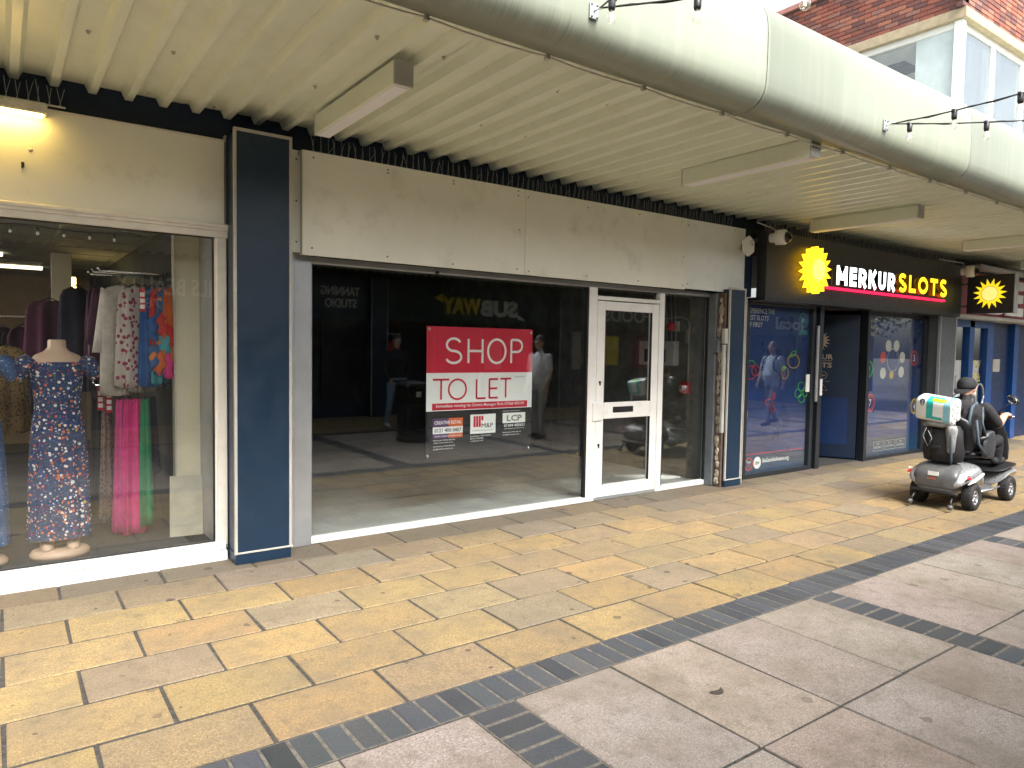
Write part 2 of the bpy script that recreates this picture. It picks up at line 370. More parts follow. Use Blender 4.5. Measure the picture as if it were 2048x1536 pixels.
# ================================================================ CANOPY (this side) and its twin opposite
def make_canopy(name, label, mir, x0, x1, detail):
    """mir maps Y: this side Y, opposite side 1.64-Y"""
    T = thing(name, label, 'canopy', (x0, mir(5.3), 3.1))
    prof = []                                         # one sheet of five ribs, ribs hang down
    for k in range(5):
        c0 = k*.207; prof += [(c0+.045, 3.182), (c0+.068, 3.132), (c0+.112, 3.132), (c0+.135, 3.182)]
    prof = [(0, 3.182)]+prof+[(1.047, 3.182)]
    shp = None; X = x0; k = 0
    while X < x1:
        if shp is None:
            mb = MB(); n = len(prof)
            V = [(X+px, mir(y), z) for y in (2.88, 5.36) for px, z in prof]+[(X+px, mir(y), z+.004) for y in (2.88, 5.36) for px, z in prof]
            F = [(i, i+1, n+i+1, n+i) for i in range(n-1)]+[(2*n+i, 3*n+i, 3*n+i+1, 2*n+i+1) for i in range(n-1)]
            mb.add(V, F); shp = mb.build('deck_sheet', M['deck'], T, loc=(X, mir(5.36), 3.182))
        else:
            o = shp.copy(); C.objects.link(o); o.location.x += X-x0; o.location.z += .0035*(k % 2)
        X += 1.035; k += 1
    # rounded edge sections
    P = [(2.99, 3.155), (2.99, 3.088), (2.89, 3.083), (2.855, 3.088), (2.82, 3.103), (2.785, 3.13), (2.763, 3.165), (2.751, 3.21), (2.746, 3.30), (2.745, 3.42), (2.746, 3.52), (2.75, 3.585), (2.761, 3.64), (2.785, 3.69), (2.82, 3.728), (2.87, 3.752), (2.95, 3.765), (3.15, 3.77)]
    seg = None; X = .975-2.928*math.ceil((.975-x0)/2.928); xs = X
    while X < x1:
        if seg is None:
            mb = MB(); ss = [0, .004, .03, .034, 2.888, 2.892, 2.918, 2.922]; pr = [0.006, .006, .006, 0, 0, .006, .006, .006]
            rings = []
            for s_, h in zip(ss, pr):
                ring = []
                for i, (y, z) in enumerate(P):
                    a = P[max(i-1, 0)]; b = P[min(i+1, len(P)-1)]; ty, tz = b[0]-a[0], b[1]-a[1]; L = math.hypot(ty, tz); ny, nz = -tz/L, ty/L
                    ring.append((X+s_, mir(y+ny*h), z+nz*h))
                rings.append(ring)
            mb.loft(rings, closed=False); seg = mb.build('edge_section', M['canopy'], T, loc=(X, mir(2.9), 3.1))
        else:
            o = seg.copy(); C.objects.link(o); o.location.x += X-xs
        X += 2.928
    MB().box(x0, x1, min(mir(3.1), mir(5.5)), max(mir(3.1), mir(5.5)), 3.76, 3.80).build('roof_sheet', M['deck'], T)
    if detail:
        pts = []; X = .2; i = 0
        while X < 13:
            pts += [(X, mir(3.0), 3.08), (X+.2, mir(3.002), 3.071), (X+.4, mir(3.0), 3.069), (X+.6, mir(3.0), 3.073)]; X += .72
        MB().tube(pts, .0055, 6).build('edge_cable', M['upvc_old'], T)
        mb = MB().box(.19, .215, mir(3.012), mir(2.985), 3.062, 3.09, c=.003); cl = mb.build('cable_clip', M['trim'], T, loc=(.2, 3.0, 3.08)); X = .92
        while X < 13:
            o = cl.copy(); C.objects.link(o); o.location.x += X-.2; X += .72
        # fixing bolts under the deck pans
        b0 = MB().lathe([(.013, .004), (.013, -.002), (.008, -.006), (.008, -.012), (.004, -.014)], (0, 0, 0), n=8).mesh('bolt', M['trim'])
        for k in range(-6, 22):
            for yy in (5.28, 4.45, 3.55):
                if (k*7+int(yy*10)) % 3 == 1: continue
                o = bpy.data.objects.new('bolt', b0); C.objects.link(o); o.parent = T
                o.location = Vector((x0+(k*2+21)*.207+.1935, yy+random.uniform(-.02, .02), 3.180))-org(T)
    return T
ID = lambda y: y
make_canopy('canopy', 'cream ribbed metal canopy with rounded edge over the shop fronts', ID, -4.14+.012, 30, True)
make_canopy('canopy', 'matching cream canopy over the shops across the walkway', lambda y: 1.64-y, -10, 24, False)
# canopy light battens
def batten(x, y0, y1, label, on=False):
    T = thing('canopy_light', label, 'light fitting', (x, (y0+y1)/2, 3.13), 'light battens under the canopy')
    MB().box(x-.058, x+.058, y0, y1, 2.995, 3.131, c=.006).build('housing', M['deck'], T)
    MB().box(x-.043, x+.043, y0+.02, y1-.02, 2.989, 2.997, c=.002).build('diffuser', M['diff'], T)
    mb = MB()
    for yy in (y0, y1): mb.box(x-.060, x+.060, yy-.012, yy+.004, 2.993, 3.128, c=.003)
    builds(mb, 'end_cap', M['trim'], T)
M['diff'] = mat('diffuser', (.78, .78, .82), .75, var=0)
batten(1.852, 3.64, 4.86, 'cream light batten under canopy beside the left navy pillar')
batten(4.93, 3.03, 4.25, 'cream light batten under canopy above the white door')
batten(7.98, 3.66, 4.9, 'cream light batten under canopy before the yellow sun sign')
batten(10.95, 3.2, 4.42, 'cream light batten under canopy near the slots lettering')
batten(13.9, 3.5, 4.72, 'cream light batten under canopy past the projecting sun sign')
# ================================================================ WALL BEHIND, ABOVE THE FASCIAS
W = thing('parade_wall', 'navy wall strip above the shop fascias under canopy', 'wall', (6, 5.4, 2.9))
MB().box(-4, 24, 5.37, 5.6, 2.93, 3.8).build('wall_strip', M['navy2'], W)
MB().box(-4, 24, 5.33, 5.372, 2.955, 2.985, c=.004).build('ledge', M['navy2'], W)
# ================================================================ PILLARS
def pillar(x0, x1, label, m, y=5.06, top=3.005, trimL=True, plinth=True):
    T = thing('pillar', label, 'pillar', ((x0+x1)/2, y+.15, 0))
    MB().box(x0+.012, x1-.012, y+.004, 5.36, .085, top-.014).build('cladding', m, T)
    mb = MB()
    for a, b in ((x0, x0+.02), (x1-.02, x1)): mb.box(a, b, y-.003, y+.022, .07 if plinth else 0, top, c=.003)
    mb.box(x0, x1, y-.004, y+.02, top-.018, top+.004, c=.003)
    builds(mb, 'edge_trim', M['trim'], T); MB().box(x0, x0+.016, 5.30, 5.352, .02, top, c=.003).build('rear_trim', M['trim'], T)
    if plinth:
        MB().box(x0+.006, x1-.006, y-.002, 5.36, 0.0, .078, c=.004).build('plinth', m, T)
        MB().box(x0-.002, x1+.006, y-.009, y+.01, .076, .088, c=.002).build('plinth_trim', M['trim'], T)
    return T
pillar(1.308, 1.708, 'navy clad pillar with pale edge trim beside the dress window', M['navy'])
pillar(6.665, 6.955, 'navy clad pillar between the empty shop and slots window', M['navy'], top=2.26)
M['greyclad'] = mat('grey_cladding', (.085, .10, .11), .5, var=.1)
pillar(11.86, 12.42, 'grey clad pillar between slots shop and blue doors', M['greyclad'], top=2.2)
MB().box(6.62, 7.24, 5.20, 5.36, 2.19, 2.93).build('pillar_head', M['navy2'], W)
hx = tag(MB().prism([(6.90+.105*math.cos(a)*1.0, 5.0, 2.74+.115*math.sin(a)) for a in [math.radians(30+60*k) for k in range(6)]], (0, .03, 0)).build('alarm_box', M['white'], None, loc=(6.9, 5.0, 2.74)), 'white hexagonal alarm box beside the boarded fascia', 'alarm box')
MB().box(6.95, 7.02, 5.03, 5.15, 2.70, 2.78, c=.003).build('bracket', M['steel'], hx)
text('Q', (6.915, 4.996, 2.745), (1, 0, 0), (0, 0, 1), .05, .06, M['navy'], hx)
# ================================================================ BIRD SPIKES
sp_me = None
def spikes(x0, x1, y, z, h=.125):
    """strips of wire spikes, one object each 0.33 m"""
    out = []; global sp_me
    if sp_me is None:
        sp_me = []
        for v in range(4):
            mb = MB().box(0, .325, -.012, .012, 0, .006)
            for k in range(6):
                x = .027+k*.054; w = random.uniform(-.012, .012)
                for s, yy in ((-1, -.008), (1, .008)):
                    tip = (x+s*.012+w+random.uniform(-.01, .01), yy*2+random.uniform(-.02, .02), h*random.uniform(.85, 1.1))
                    if random.random() < .04: tip = (x+.06, yy*3, h*.7)
                    mb.tube([(x-s*.004, yy, .004), tip], .0016, 4, smooth=False)
            sp_me.append(mb.mesh('spike_strip', M['galv'], fix=False))
    X = x0
    while X < x1-.2:
        o = bpy.data.objects.new('spike_strip', random.choice(sp_me)); C.objects.link(o); o.location = (X, y+random.uniform(-.004, .004), z); out.append(o); X += .333
    return out
def adopt(objs, T):
    for o in objs: o.location = o.location-org(T); o.parent = T
# ================================================================ EMPTY SHOP
V = thing('empty_shop', 'vacant shop front with boarded cream fascia and white door', 'shop', (4.3, 5.34, 0))
FY = 5.16
fx = [1.822, 3.853, 6.02, 7.05]; zt = 2.965; zb = 2.205
for i in range(3):
    m = M['board2'] if i == 2 else M['board']
    MB().box(fx[i]+.0015, fx[i+1]-.0015, FY+(.004 if i == 2 else 0), FY+.018, zb+(.0 if i < 2 else .012), zt, c=.0015).build('fascia_panel', m, V, 'glossier cream end panel' if i == 2 else None)
MB().box(1.752, 1.824, FY+.05, FY+.062, zb+.02, zt+.0).box(1.752, 1.76, FY+.06, 5.34, zb+.02, zt).box(1.817, 1.8225, FY+.0, FY+.06, zb, zt).build('side_return', M['board'], V)
mb = MB()
for x, z in [(1.9, 2.92), (2.5, 2.925), (2.5, 2.90), (3.1, 2.93), (3.1, 2.905), (3.77, 2.94), (3.77, 2.9), (3.88, 2.9), (4.6, 2.9), (5.3, 2.92), (5.95, 2.92), (6.06, 2.9), (6.85, 2.93), (1.89, 2.26), (2.5, 2.25), (3.1, 2.24), (3.77, 2.25), (3.79, 2.6), (3.9, 2.24), (4.6, 2.25), (5.3, 2.25), (5.98, 2.25), (5.98, 2.55), (6.06, 2.27), (6.85, 2.27), (6.05, 2.9), (1.79, 2.9), (1.79, 2.6), (1.79, 2.3)]:
    y = FY+.05 if x < 1.82 else FY+(.004 if x > 6.02 else 0)
    mb.lathe([(.0075, .002), (.0075, -.002), (.004, -.0035)], (x, y, z), (0, 1, 0), 8)
builds(mb, 'screw', M['steel'], V)
MB().box(1.8, 7.04, FY+.02, 5.36, 2.93, 2.955).build('fascia_top', M['galv'], V)
adopt(spikes(1.9, 7.0, FY+.07, 2.966), V)
# frame
def fr(name, x0, x1, z0, z1, y0=5.30, y1=5.37, m=None, c=.006): return MB().box(x0, x1, y0, y1, z0, z1, 0, c).build(name, m or M['upvc'], V)
fr('head_rail', 1.93, 6.66, 2.165, 2.215, 5.29, 5.37, M['galv'])
fr('sill_rail', 1.93, 4.79, .0, .05); fr('sill_rail', 5.86, 6.66, .0, .055)
fr('mullion', 4.768, 4.885, 0, 2.165); fr('mullion', 5.79, 5.872, 0, 2.165); fr('mullion', 6.622, 6.68, 0, 2.165); fr('mullion', 1.928, 1.945, 0, 2.165, m=M['galv'])
fr('transom', 4.885, 5.79, 2.045, 2.085)
for a, b in ((1.72, 1.80), (1.797, 1.93)): MB().box(a, b, 5.27+(.01 if a > 1.75 else 0), 5.38, 0, 2.24, 0, .004).build('steel_jamb', M['galv'], V)
MB().box(6.60, 6.664, 5.195, 5.30, 0, 2.2, 0, .004).build('steel_jamb', M['steel'], V); MB().box(6.68, 6.72, 5.30, 5.46, 0, 2.2).build('jamb_lining', M['steel'], V)
def pane(name, T, x0, x1, z0, z1, y=5.335, m=None): return MB().box(x0, x1, y, y+.012, z0, z1).build(name, m or M['glass'], T)
pane('glass_pane', V, 1.94, 4.772, .045, 2.168); pane('glass_pane', V, 4.88, 5.795, 2.08, 2.168); pane('glass_pane', V, 5.868, 6.626, .05, 2.168)
mb = MB().box(4.745, 4.768, 5.30, 5.34, .05, 2.16).box(6.60, 6.622, 5.30, 5.34, .055, 2.16).box(5.872, 5.878, 5.30, 5.34, .055, 2.16); builds(mb, 'gasket', M['black'], V)
MB().lathe([(.014, 0), (.014, -.03), (.004, -.034)], (3.02, 5.29, 2.17), (0, 1, 0), 10).build('bolt_head', M['black'], V)
D = MB().box(4.89, 5.0, 5.305, 5.36, .03, 2.035, c=.005).box(5.68, 5.785, 5.305, 5.36, .03, 2.035, c=.005).box(5.0, 5.68, 5.306, 5.36, 1.945, 2.034, c=.003).box(5.0, 5.68, 5.306, 5.36, .031, .15, c=.003).box(5.0, 5.68, 5.306, 5.36, .835, 1.0, c=.003).build('door', M['upvc'], V)
pane('door_glass', D, 4.99, 5.69, .14, .84, 5.33); pane('door_glass', D, 4.99, 5.69, .99, 1.95, 5.33)
mb = MB().box(4.998, 5.006, 5.3055, 5.33, .15, .835).box(5.674, 5.682, 5.3055, 5.33, .15, .835).box(4.998, 5.006, 5.3055, 5.33, 1.0, 1.945).box(5.674, 5.682, 5.3055, 5.33, 1.0, 1.945); builds(mb, 'door_gasket', M['black'], D)
MB().box(5.13, 5.42, 5.296, 5.31, .895, .955, c=.004).build('letter_plate', M['black'], D)
MB().box(4.84, 4.965, 5.285, 5.31, .82, 1.005, c=.004).build('push_plate', M['upvc'], D)
for z in (1.2, .56): MB().lathe([(.012, 0), (.012, -.012), (.009, -.014)], (4.935, 5.305, z+.012), (0, 1, 0), 10).box(4.929, 4.941, 5.292, 5.30, z-.02, z+.005).build('lock_cylinder', M['black'], D)
MB().box(4.889, 5.787, 5.31, 5.36, .0, .026, c=.003).build('threshold', M['galv'], V)
# exposed masonry strip beside the right pillar
z = 0.02; M['rubble'] = mat('broken_plaster', (.36, .31, .24), .9, var=.3, vs=20, rand=.2, bump=.5, bs=60); M['brickdust'] = mat('raw_brick', (.12, .085, .065), .95, var=.35, vs=18, bump=.5, bs=70)
MB().box(6.635, 6.664, 5.10, 5.194, 0, 2.2).build('raw_wall_edge', M['brickdust'], V)
while z < 2.1:
    h = random.uniform(.04, .17); mb = MB(); w = random.uniform(.016, .036); cx = 5.155+random.uniform(-.012, .012)
    mb.ell((6.636, cx, z+h/2), .02, w, h/2*1.02, 8, 6); mb.v = [(x+random.uniform(-.008, .008), y+random.uniform(-.009, .009), zz+random.uniform(-.012, .012)) for x, y, zz in mb.v]; mb.sm = [False]*len(mb.sm)
    mb.build('plaster_lump', M['rubble'], V); z += h*random.uniform(.9, 1.4)
MB().box(6.615, 6.66, 5.085, 5.118, .62, 1.62, c=.004).build('trunking', M['trim'], V)
MB().box(6.57, 6.63, 5.13, 5.21, 1.53, 1.68, c=.004).build('junction_box', M['steel'], V); MB().box(6.60, 6.66, 5.065, 5.11, 1.63, 1.80, c=.004).build('latch', M['trim'], V)
# room inside
mb = MB().box(1.75, 6.75, 5.40, 11.5, -.03, .012); mb.build('shop_floor', M['concrete'], V)
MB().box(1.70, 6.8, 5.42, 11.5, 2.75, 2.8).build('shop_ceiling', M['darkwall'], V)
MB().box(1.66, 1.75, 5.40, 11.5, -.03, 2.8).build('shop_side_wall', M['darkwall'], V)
MB().box(6.72, 6.83, 5.46, 11.5, -.03, 2.8).build('shop_side_wall', M['plaster'], V, 'bare plaster side wall')
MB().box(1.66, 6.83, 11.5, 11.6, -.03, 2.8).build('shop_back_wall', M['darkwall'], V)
# services on the bare side wall
S = thing('fire_alarm_panel', 'pale fire alarm panel on bare wall inside the narrow side pane', 'alarm panel', (6.70, 6.05, 1.5))
MB().box(6.62, 6.719, 5.82, 6.4, 1.36, 1.66, c=.008).build('casing', M['trim'], S); MB().box(6.614, 6.622, 5.95, 6.3, 1.40, 1.56, c=.002).build('display', M['navy'], S)
mb = MB()
for k in range(7): y = 5.86+k*.07; mb.tube([(6.70, y, 1.66), (6.70, y+random.uniform(-.02, .02), 1.9), (6.70, y+.05, 2.7)], .009, 6)
mb.tube([(6.70, 5.66, 1.18), (6.70, 5.66, 1.85), (6.70, 5.69, 1.92), (6.70, 5.8, 1.95), (6.70, 6.1, 1.93), (6.70, 6.12, 1.66)], .008, 6); mb.build('conduit', M['galv'], S)
cp = thing('call_point', 'red break-glass call point on the bare side wall', 'call point', (6.70, 5.68, 1.1)); MB().box(6.66, 6.719, 5.62, 5.74, 1.03, 1.17, c=.006).build('body', M['redpl'], cp); MB().box(6.655, 6.661, 5.65, 5.71, 1.07, 1.12).build('glass_tab', M['white'], cp)
sd_ = thing('alarm_sounder', 'round red alarm sounder above the pale alarm panel', 'sounder', (6.71, 5.95, 1.84)); MB().lathe([(.06, .0), (.06, -.04), (.045, -.07), (.02, -.08)], (6.719, 5.93, 1.84), (1, 0, 0), 14).build('horn', M['redpl'], sd_); MB().box(6.69, 6.719, 5.82, 5.9, 1.78, 1.9, c=.004).build('box', M['trim'], sd_)
db = tag(MB().tube([(5.98, 6.2, .02), (6.2, 5.9, .03), (6.45, 5.75, .02), (6.6, 5.65, .03)], [.01, .03, .035, .012], 8).build('plastic_sheet', M['white'], None, loc=(6.3, 5.85, .02)), 'crumpled white plastic strip on floor behind the side pane', 'plastic sheet')
# ---------------------------------------------------------------- the SHOP TO LET board
B = thing('to_let_board', 'red white and black shop to let board hung inside the window', 'sign', (3.54, 5.37, .58))
bx0, bx1, bz0, bz1, by = 2.972, 4.112, .577, 1.722, 5.362
M['blackpr'] = mat('black_print', (.014, .016, .021), .5, var=0); M['whitepr'] = mat('white_print', (.80, .83, .82), .4, var=0)
M['purple'] = mat('purple_print', (.10, .055, .16), .4, var=0); M['orange'] = mat('orange_print', (.62, .13, .04), .4, var=0); M['greypr'] = mat('grey_print', (.2, .21, .2), .4, var=0)
MB().box(bx0, bx1, by, by+.006, bz0, bz1).build('board', M['blackpr'], B)
def pr(name, x0, x1, z0, z1, m, dy=.0012): return MB().box(x0, x1, by-dy, by+.001, z0, z1).build(name, m, B)
pr('red_panel', bx0, bx1, 1.318, bz1, M['red']); pr('white_panel', bx0, bx1, .985, 1.318, M['whitepr']); pr('red_strip', 3.03, 4.06, .992, 1.052, M['red'], .002)
def stroke(name, paths, w, m, y):
    """flat letters drawn with strokes of width w in the X-Z plane"""
    mb = MB()
    for P, closed in paths:
        n = len(P); L = []; 
        for i in range(n):
            a = Vector(P[i-1] if (i > 0 or closed) else P[i]); b = Vector(P[(i+1) % n] if (i < n-1 or closed) else P[i]); t = (b-a).normalized(); nn = Vector((-t.y, t.x))*w/2
            L.append((Vector(P[i])+nn, Vector(P[i])-nn))
        for i in range(n if closed else n-1):
            p, q = L[i], L[(i+1) % n]; mb.add([(p[0].x, y, p[0].y), (p[1].x, y, p[1].y), (q[1].x, y, q[1].y), (q[0].x, y, q[0].y)], [(0, 1, 2, 3)])
    return mb.build(name, m, B)
def arc(cx, cz, rx, rz, a0, a1, n=22): return [(cx+rx*math.cos(math.radians(a0+(a1-a0)*k/n)), cz+rz*math.sin(math.radians(a0+(a1-a0)*k/n))) for k in range(n+1)]
def letter(ch, x, z, w, h):
    if ch == 'H': return [([(x, z), (x, z+h)], 0), ([(x+w, z), (x+w, z+h)], 0), ([(x, z+h*.5), (x+w, z+h*.5)], 0)]
    if ch == 'O': return [(arc(x+w/2, z+h/2, w/2, h/2, 0, 360, 40)[:-1], 1)]
    if ch == 'P': return [([(x, z), (x, z+h)], 0), ([(x, z+h)]+arc(x+w*.5, z+h*.74, w*.5, h*.26, 90, -90)+[(x, z+h*.48)], 0)]
    if ch == 'T': return [([(x, z+h), (x+w, z+h)], 0), ([(x+w/2, z), (x+w/2, z+h)], 0)]
    if ch == 'L': return [([(x, z+h), (x, z)], 0), ([(x, z), (x+w, z)], 0)]
    if ch == 'E': return [([(x, z), (x, z+h)], 0)]+[([(x, z+h*k), (x+w*(1 if k != .5 else .92), z+h*k)], 0) for k in (0.012, .5, .988)]
    if ch == 'S':
        return [(arc(x+w/2, z+h*.745, w*.46, h*.255, 25, 270, 20)+arc(x+w/2, z+h*.245, w*.5, h*.245, 90, -160, 20), 0)]
for ch, x, w in (('S', 3.165, .155), ('H', 3.395, .15), ('O', 3.605, .195), ('P', 3.865, .125)): stroke('lettering', letter(ch, x, 1.405, w, .215), .021, M['whitepr'], by-.002)
for ch, x, w in (('T', 3.035, .165), ('O', 3.195, .18), ('L', 3.485, .1), ('E', 3.625, .095), ('T', 3.745, .125)): stroke('lettering', letter(ch, x, 1.085, w, .175), .018, M['red'], by-.0026)
tx = lambda s, x, z, w, h, m, b=.0, dy=.003: text(s, (x, by-dy, z), (1, 0, 0), (0, 0, 1), w, h, m, B, bold=b, res=2)
tx('Immediate viewing via Centre Manager Rich 07568 429141', 3.07, 1.008, .95, .034, M['whitepr'], .008)
tx('VIEW DETAILS', 3.91, 1.272, .12, .011, M['blackpr'])
pr('logo_panel', 3.04, 3.345, .845, .92, M['purple']); pr('logo_panel', 3.2, 3.345, .845, .92, M['orange'], .0016); pr('logo_panel', 3.04, 3.345, .785, .845, M['whitepr']); pr('logo_panel', 3.04, 3.345, .745, .785, M['purple']); pr('logo_panel', 3.2, 3.345, .745, .785, M['orange'], .0016)
tx('CREATIVE RETAIL', 3.055, .868, .275, .03, M['whitepr'], .015); tx('0121 400 0407', 3.055, .798, .275, .034, M['blackpr'], .015); tx('www.creative-retail.co.uk', 3.055, .757, .275, .018, M['whitepr'])
pr('logo_panel', 3.425, 3.70, .765, .94, M['whitepr'])
for k, (a, h) in enumerate(((3.458, .1), (3.486, .1), (3.514, .1), (3.542, .04))): pr('logo_bar', a, a+.022, .925-h, .925, M['red'], .0022)
tx('M&P', 3.545, .815, .125, .042, M['blackpr'], 0); tx('PROPERTY CONSULTANTS', 3.45, .788, .22, .010, M['blackpr'])
pr('logo_panel', 3.78, 4.04, .845, .94, M['whitepr']); tx('LCP', 3.825, .862, .175, .058, M['greypr'], .03); tx('Owned and Managed by', 3.78, .952, .2, .013, M['whitepr']); tx('01384 405631', 3.795, .81, .235, .026, M['whitepr'], .012); tx('www.lcpproperties.co.uk', 3.795, .786, .235, .014, M['whitepr'])
for s, x, z, w in (('Ed Purcell  07730 908 976', 3.045, .722, .22), ('ed@creative-retail.co.uk', 3.045, .700, .2), ('Guy Sankey  07918 908 196', 3.045, .668, .22), ('guy@creative-retail.co.uk', 3.045, .645, .2), ('Russell Power  07971 024 074', 3.425, .738, .22), ('DD: 0117 970 7536', 3.425, .716, .14), ('russ@mp-pc.co.uk', 3.425, .694, .14), ('Rakesh Joshi  07741 385 372', 3.78, .752, .21), ('rjoshi@lcpproperties.co.uk', 3.78, .730, .19)): tx(s, x, z, w, .013, M['whitepr'], .008)
for x, z in ((2.995, 1.695), (4.09, 1.69), (2.99, .60), (4.085, .6)): MB().lathe([(.012, .0), (.012, -.004), (.006, -.004), (.006, -.001)], (x, by, z), (0, 1, 0), 12).build('eyelet', M['chrome'], B)
# ================================================================ CLOTHES SHOP (left)
K = thing('clothes_shop', 'clothes shop front with large white framed display window', 'shop', (-.5, 5.3, 0))
XL_ = -3.2
MB().box(XL_, 1.30, 5.27, 5.36, 2.372, 2.952, c=.002).build('fascia_panel', M['board'], K)
MB().box(XL_, 1.302, 5.262, 5.30, 2.952, 2.962).build('fascia_top', M['upvc_old'], K)
mb = MB()
for z0, z1, y in ((2.352, 2.376, 5.245), (2.33, 2.354, 5.255), (2.285, 2.332, 5.268)): mb.box(XL_, 1.335 if z1 > 2.37 else 1.325, y, 5.35, z0, z1, c=.005)
mb.build('window_head', M['upvc_old'], K)
MB().box(1.245, 1.315, 5.27, 5.35, .10, 2.286, c=.006).box(1.235, 1.247, 5.29, 5.33, .12, 2.28).build('window_jamb', M['upvc_old'], K)
MB().box(XL_, 1.30, 5.262, 5.35, .072, .128, c=.006).build('window_sill', M['upvc'], K)
MB().box(XL_, 1.305, 5.235, 5.36, -.01, .068, c=.004).build('stall_riser', mat('painted_riser', (.74, .75, .74), .6, var=.06, vs=12, dirt=.6, dcol=(.36, .33, .28), ds=9, dlo=.55), K)
mb = MB().box(1.228, 1.236, 5.295, 5.33, .13, 2.282).box(XL_, 1.24, 5.295, 5.33, 2.278, 2.285).box(XL_, 1.24, 5.295, 5.33, .128, .133); builds(mb, 'gasket', M['black'], K)
MB().box(XL_, 1.24, 5.305, 5.315, .125, 2.286).build('glass_pane', M['glass_old'], K)
mb = MB().box(.13, .145, 5.262, 5.272, 2.59, 2.62).box(.13, .139, 5.255, 5.27, 2.585, 2.60).build('cable_stub', M['black'], K); MB().lathe([(.012, 0), (.012, -.003), (.004, -.004)], (.178, 5.27, 2.70), (0, 1, 0), 10).build('fixing', M['trim'], K)
# interior
M['carpet'] = mat('dark_carpet', (.045, .045, .047), .95, var=.3, vs=60, fine=.3, fs=200)
M['cream'] = mat('cream_wall', (.62, .58, .43), .6, var=.05)
M['tanwall'] = mat('tan_wall', (.30, .22, .14), .7, var=.1); M['ceil'] = mat('ceiling_tile', (.30, .30, .29), .8, var=.1)
MB().box(XL_, 1.10, 5.36, 12, .06, .10).build('shop_floor', M['carpet'], K)
ce = MB().box(XL_, 1.25, 5.36, 12, 2.44, 2.47).build('shop_ceiling', M['ceil'], K)
mb = MB()
for k in range(12): mb.box(XL_, 1.2, 5.6+k*.6, 5.62+k*.6, 2.434, 2.441)
for k in range(7): mb.box(-2.6+k*.6, -2.58+k*.6, 5.4, 12, 2.433, 2.441)
mb.build('ceiling_grid', M['greypr'], K)
MB().box(XL_, 1.2, 12, 12.1, 0, 2.5).build('back_wall', M['tanwall'], K); MB().box(XL_-.1, XL_, 5.36, 12, 0, 2.5).build('side_wall', M['tanwall'], K)
MB().box(1.085, 1.2, 5.9, 12, 0, 2.5).build('side_wall', M['darkwall'], K)
MB().box(1.07, 1.25, 5.78, 5.9, .1, 2.44, c=.004).build('wall_post', M['cream'], K); MB().box(1.242, 1.30, 5.36, 5.79, .1, 2.44).build('wall_return', M['galv'], K)
MB().box(1.062, 1.072, 5.76, 5.79, .1, 2.44).build('post_bead', M['trim'], K)
MB().box(.45, .62, 8.6, 8.8, .1, 2.44).build('column', M['cream'], K)
lb = tag(MB().box(-.115, .115, -.006, .006, 0, .45, R=Matrix.Rotation(-.13, 3, 'X') @ Matrix.Rotation(.03, 3, 'Y')).build('leaning_board', mat('grey_board', (.40, .38, .30), .8, var=.12, vs=9, dirt=.3, dcol=(.26, .24, .2)), None), 'grey fibre board leaning against the cream post in dress window', 'board'); lb.location = (1.12, 5.68, .1)
MB().box(-.35, .05, 9.0, 9.12, 2.405, 2.436, c=.004).build('ceiling_fitting', mat('fluorescent', (1, .85, .55), emit=1.6), K); builds(MB().box(-1.9, -1.3, 5.9, 6.5, 2.405, 2.436).box(-1.9, -1.3, 7.1, 7.7, 2.405, 2.436).box(-2.9, -2.3, 6.5, 7.1, 2.405, 2.436), 'ceiling_fitting', mat('added_fill_panel', (1, .92, .78), emit=7), K)  # the three square panels are out of view, added to brighten the dress shop
MB().box(.0, .45, 10.4, 10.52, 2.405, 2.436).build('ceiling_fitting', bpy.data.materials['fluorescent'], K)
MB().box(.62, .66, 8.62, 8.78, 1.5, 2.2, c=.005).build('column_light', mat('warm_tube', (1, .72, .25), emit=3), K)
# lit batten over the fascia
Lb = thing('fascia_light', 'lit yellow batten light over the dress shop fascia', 'light fitting', (-.6, 5.2, 2.9))
MB().box(-1.5, .262, 5.15, 5.262, 2.90, 2.965, c=.01).build('housing', mat('dirty_housing', (.62, .6, .52), .5, var=.1, vs=20, dirt=.7, dcol=(.16, .15, .12), ds=14), Lb)
MB().box(-1.48, .24, 5.175, 5.235, 2.888, 2.901, c=.003).build('tube', mat('yellow_tube', (1, .66, .16), emit=9), Lb)
adopt(spikes(-1.3, .35, 5.2, 2.965, .1), Lb)
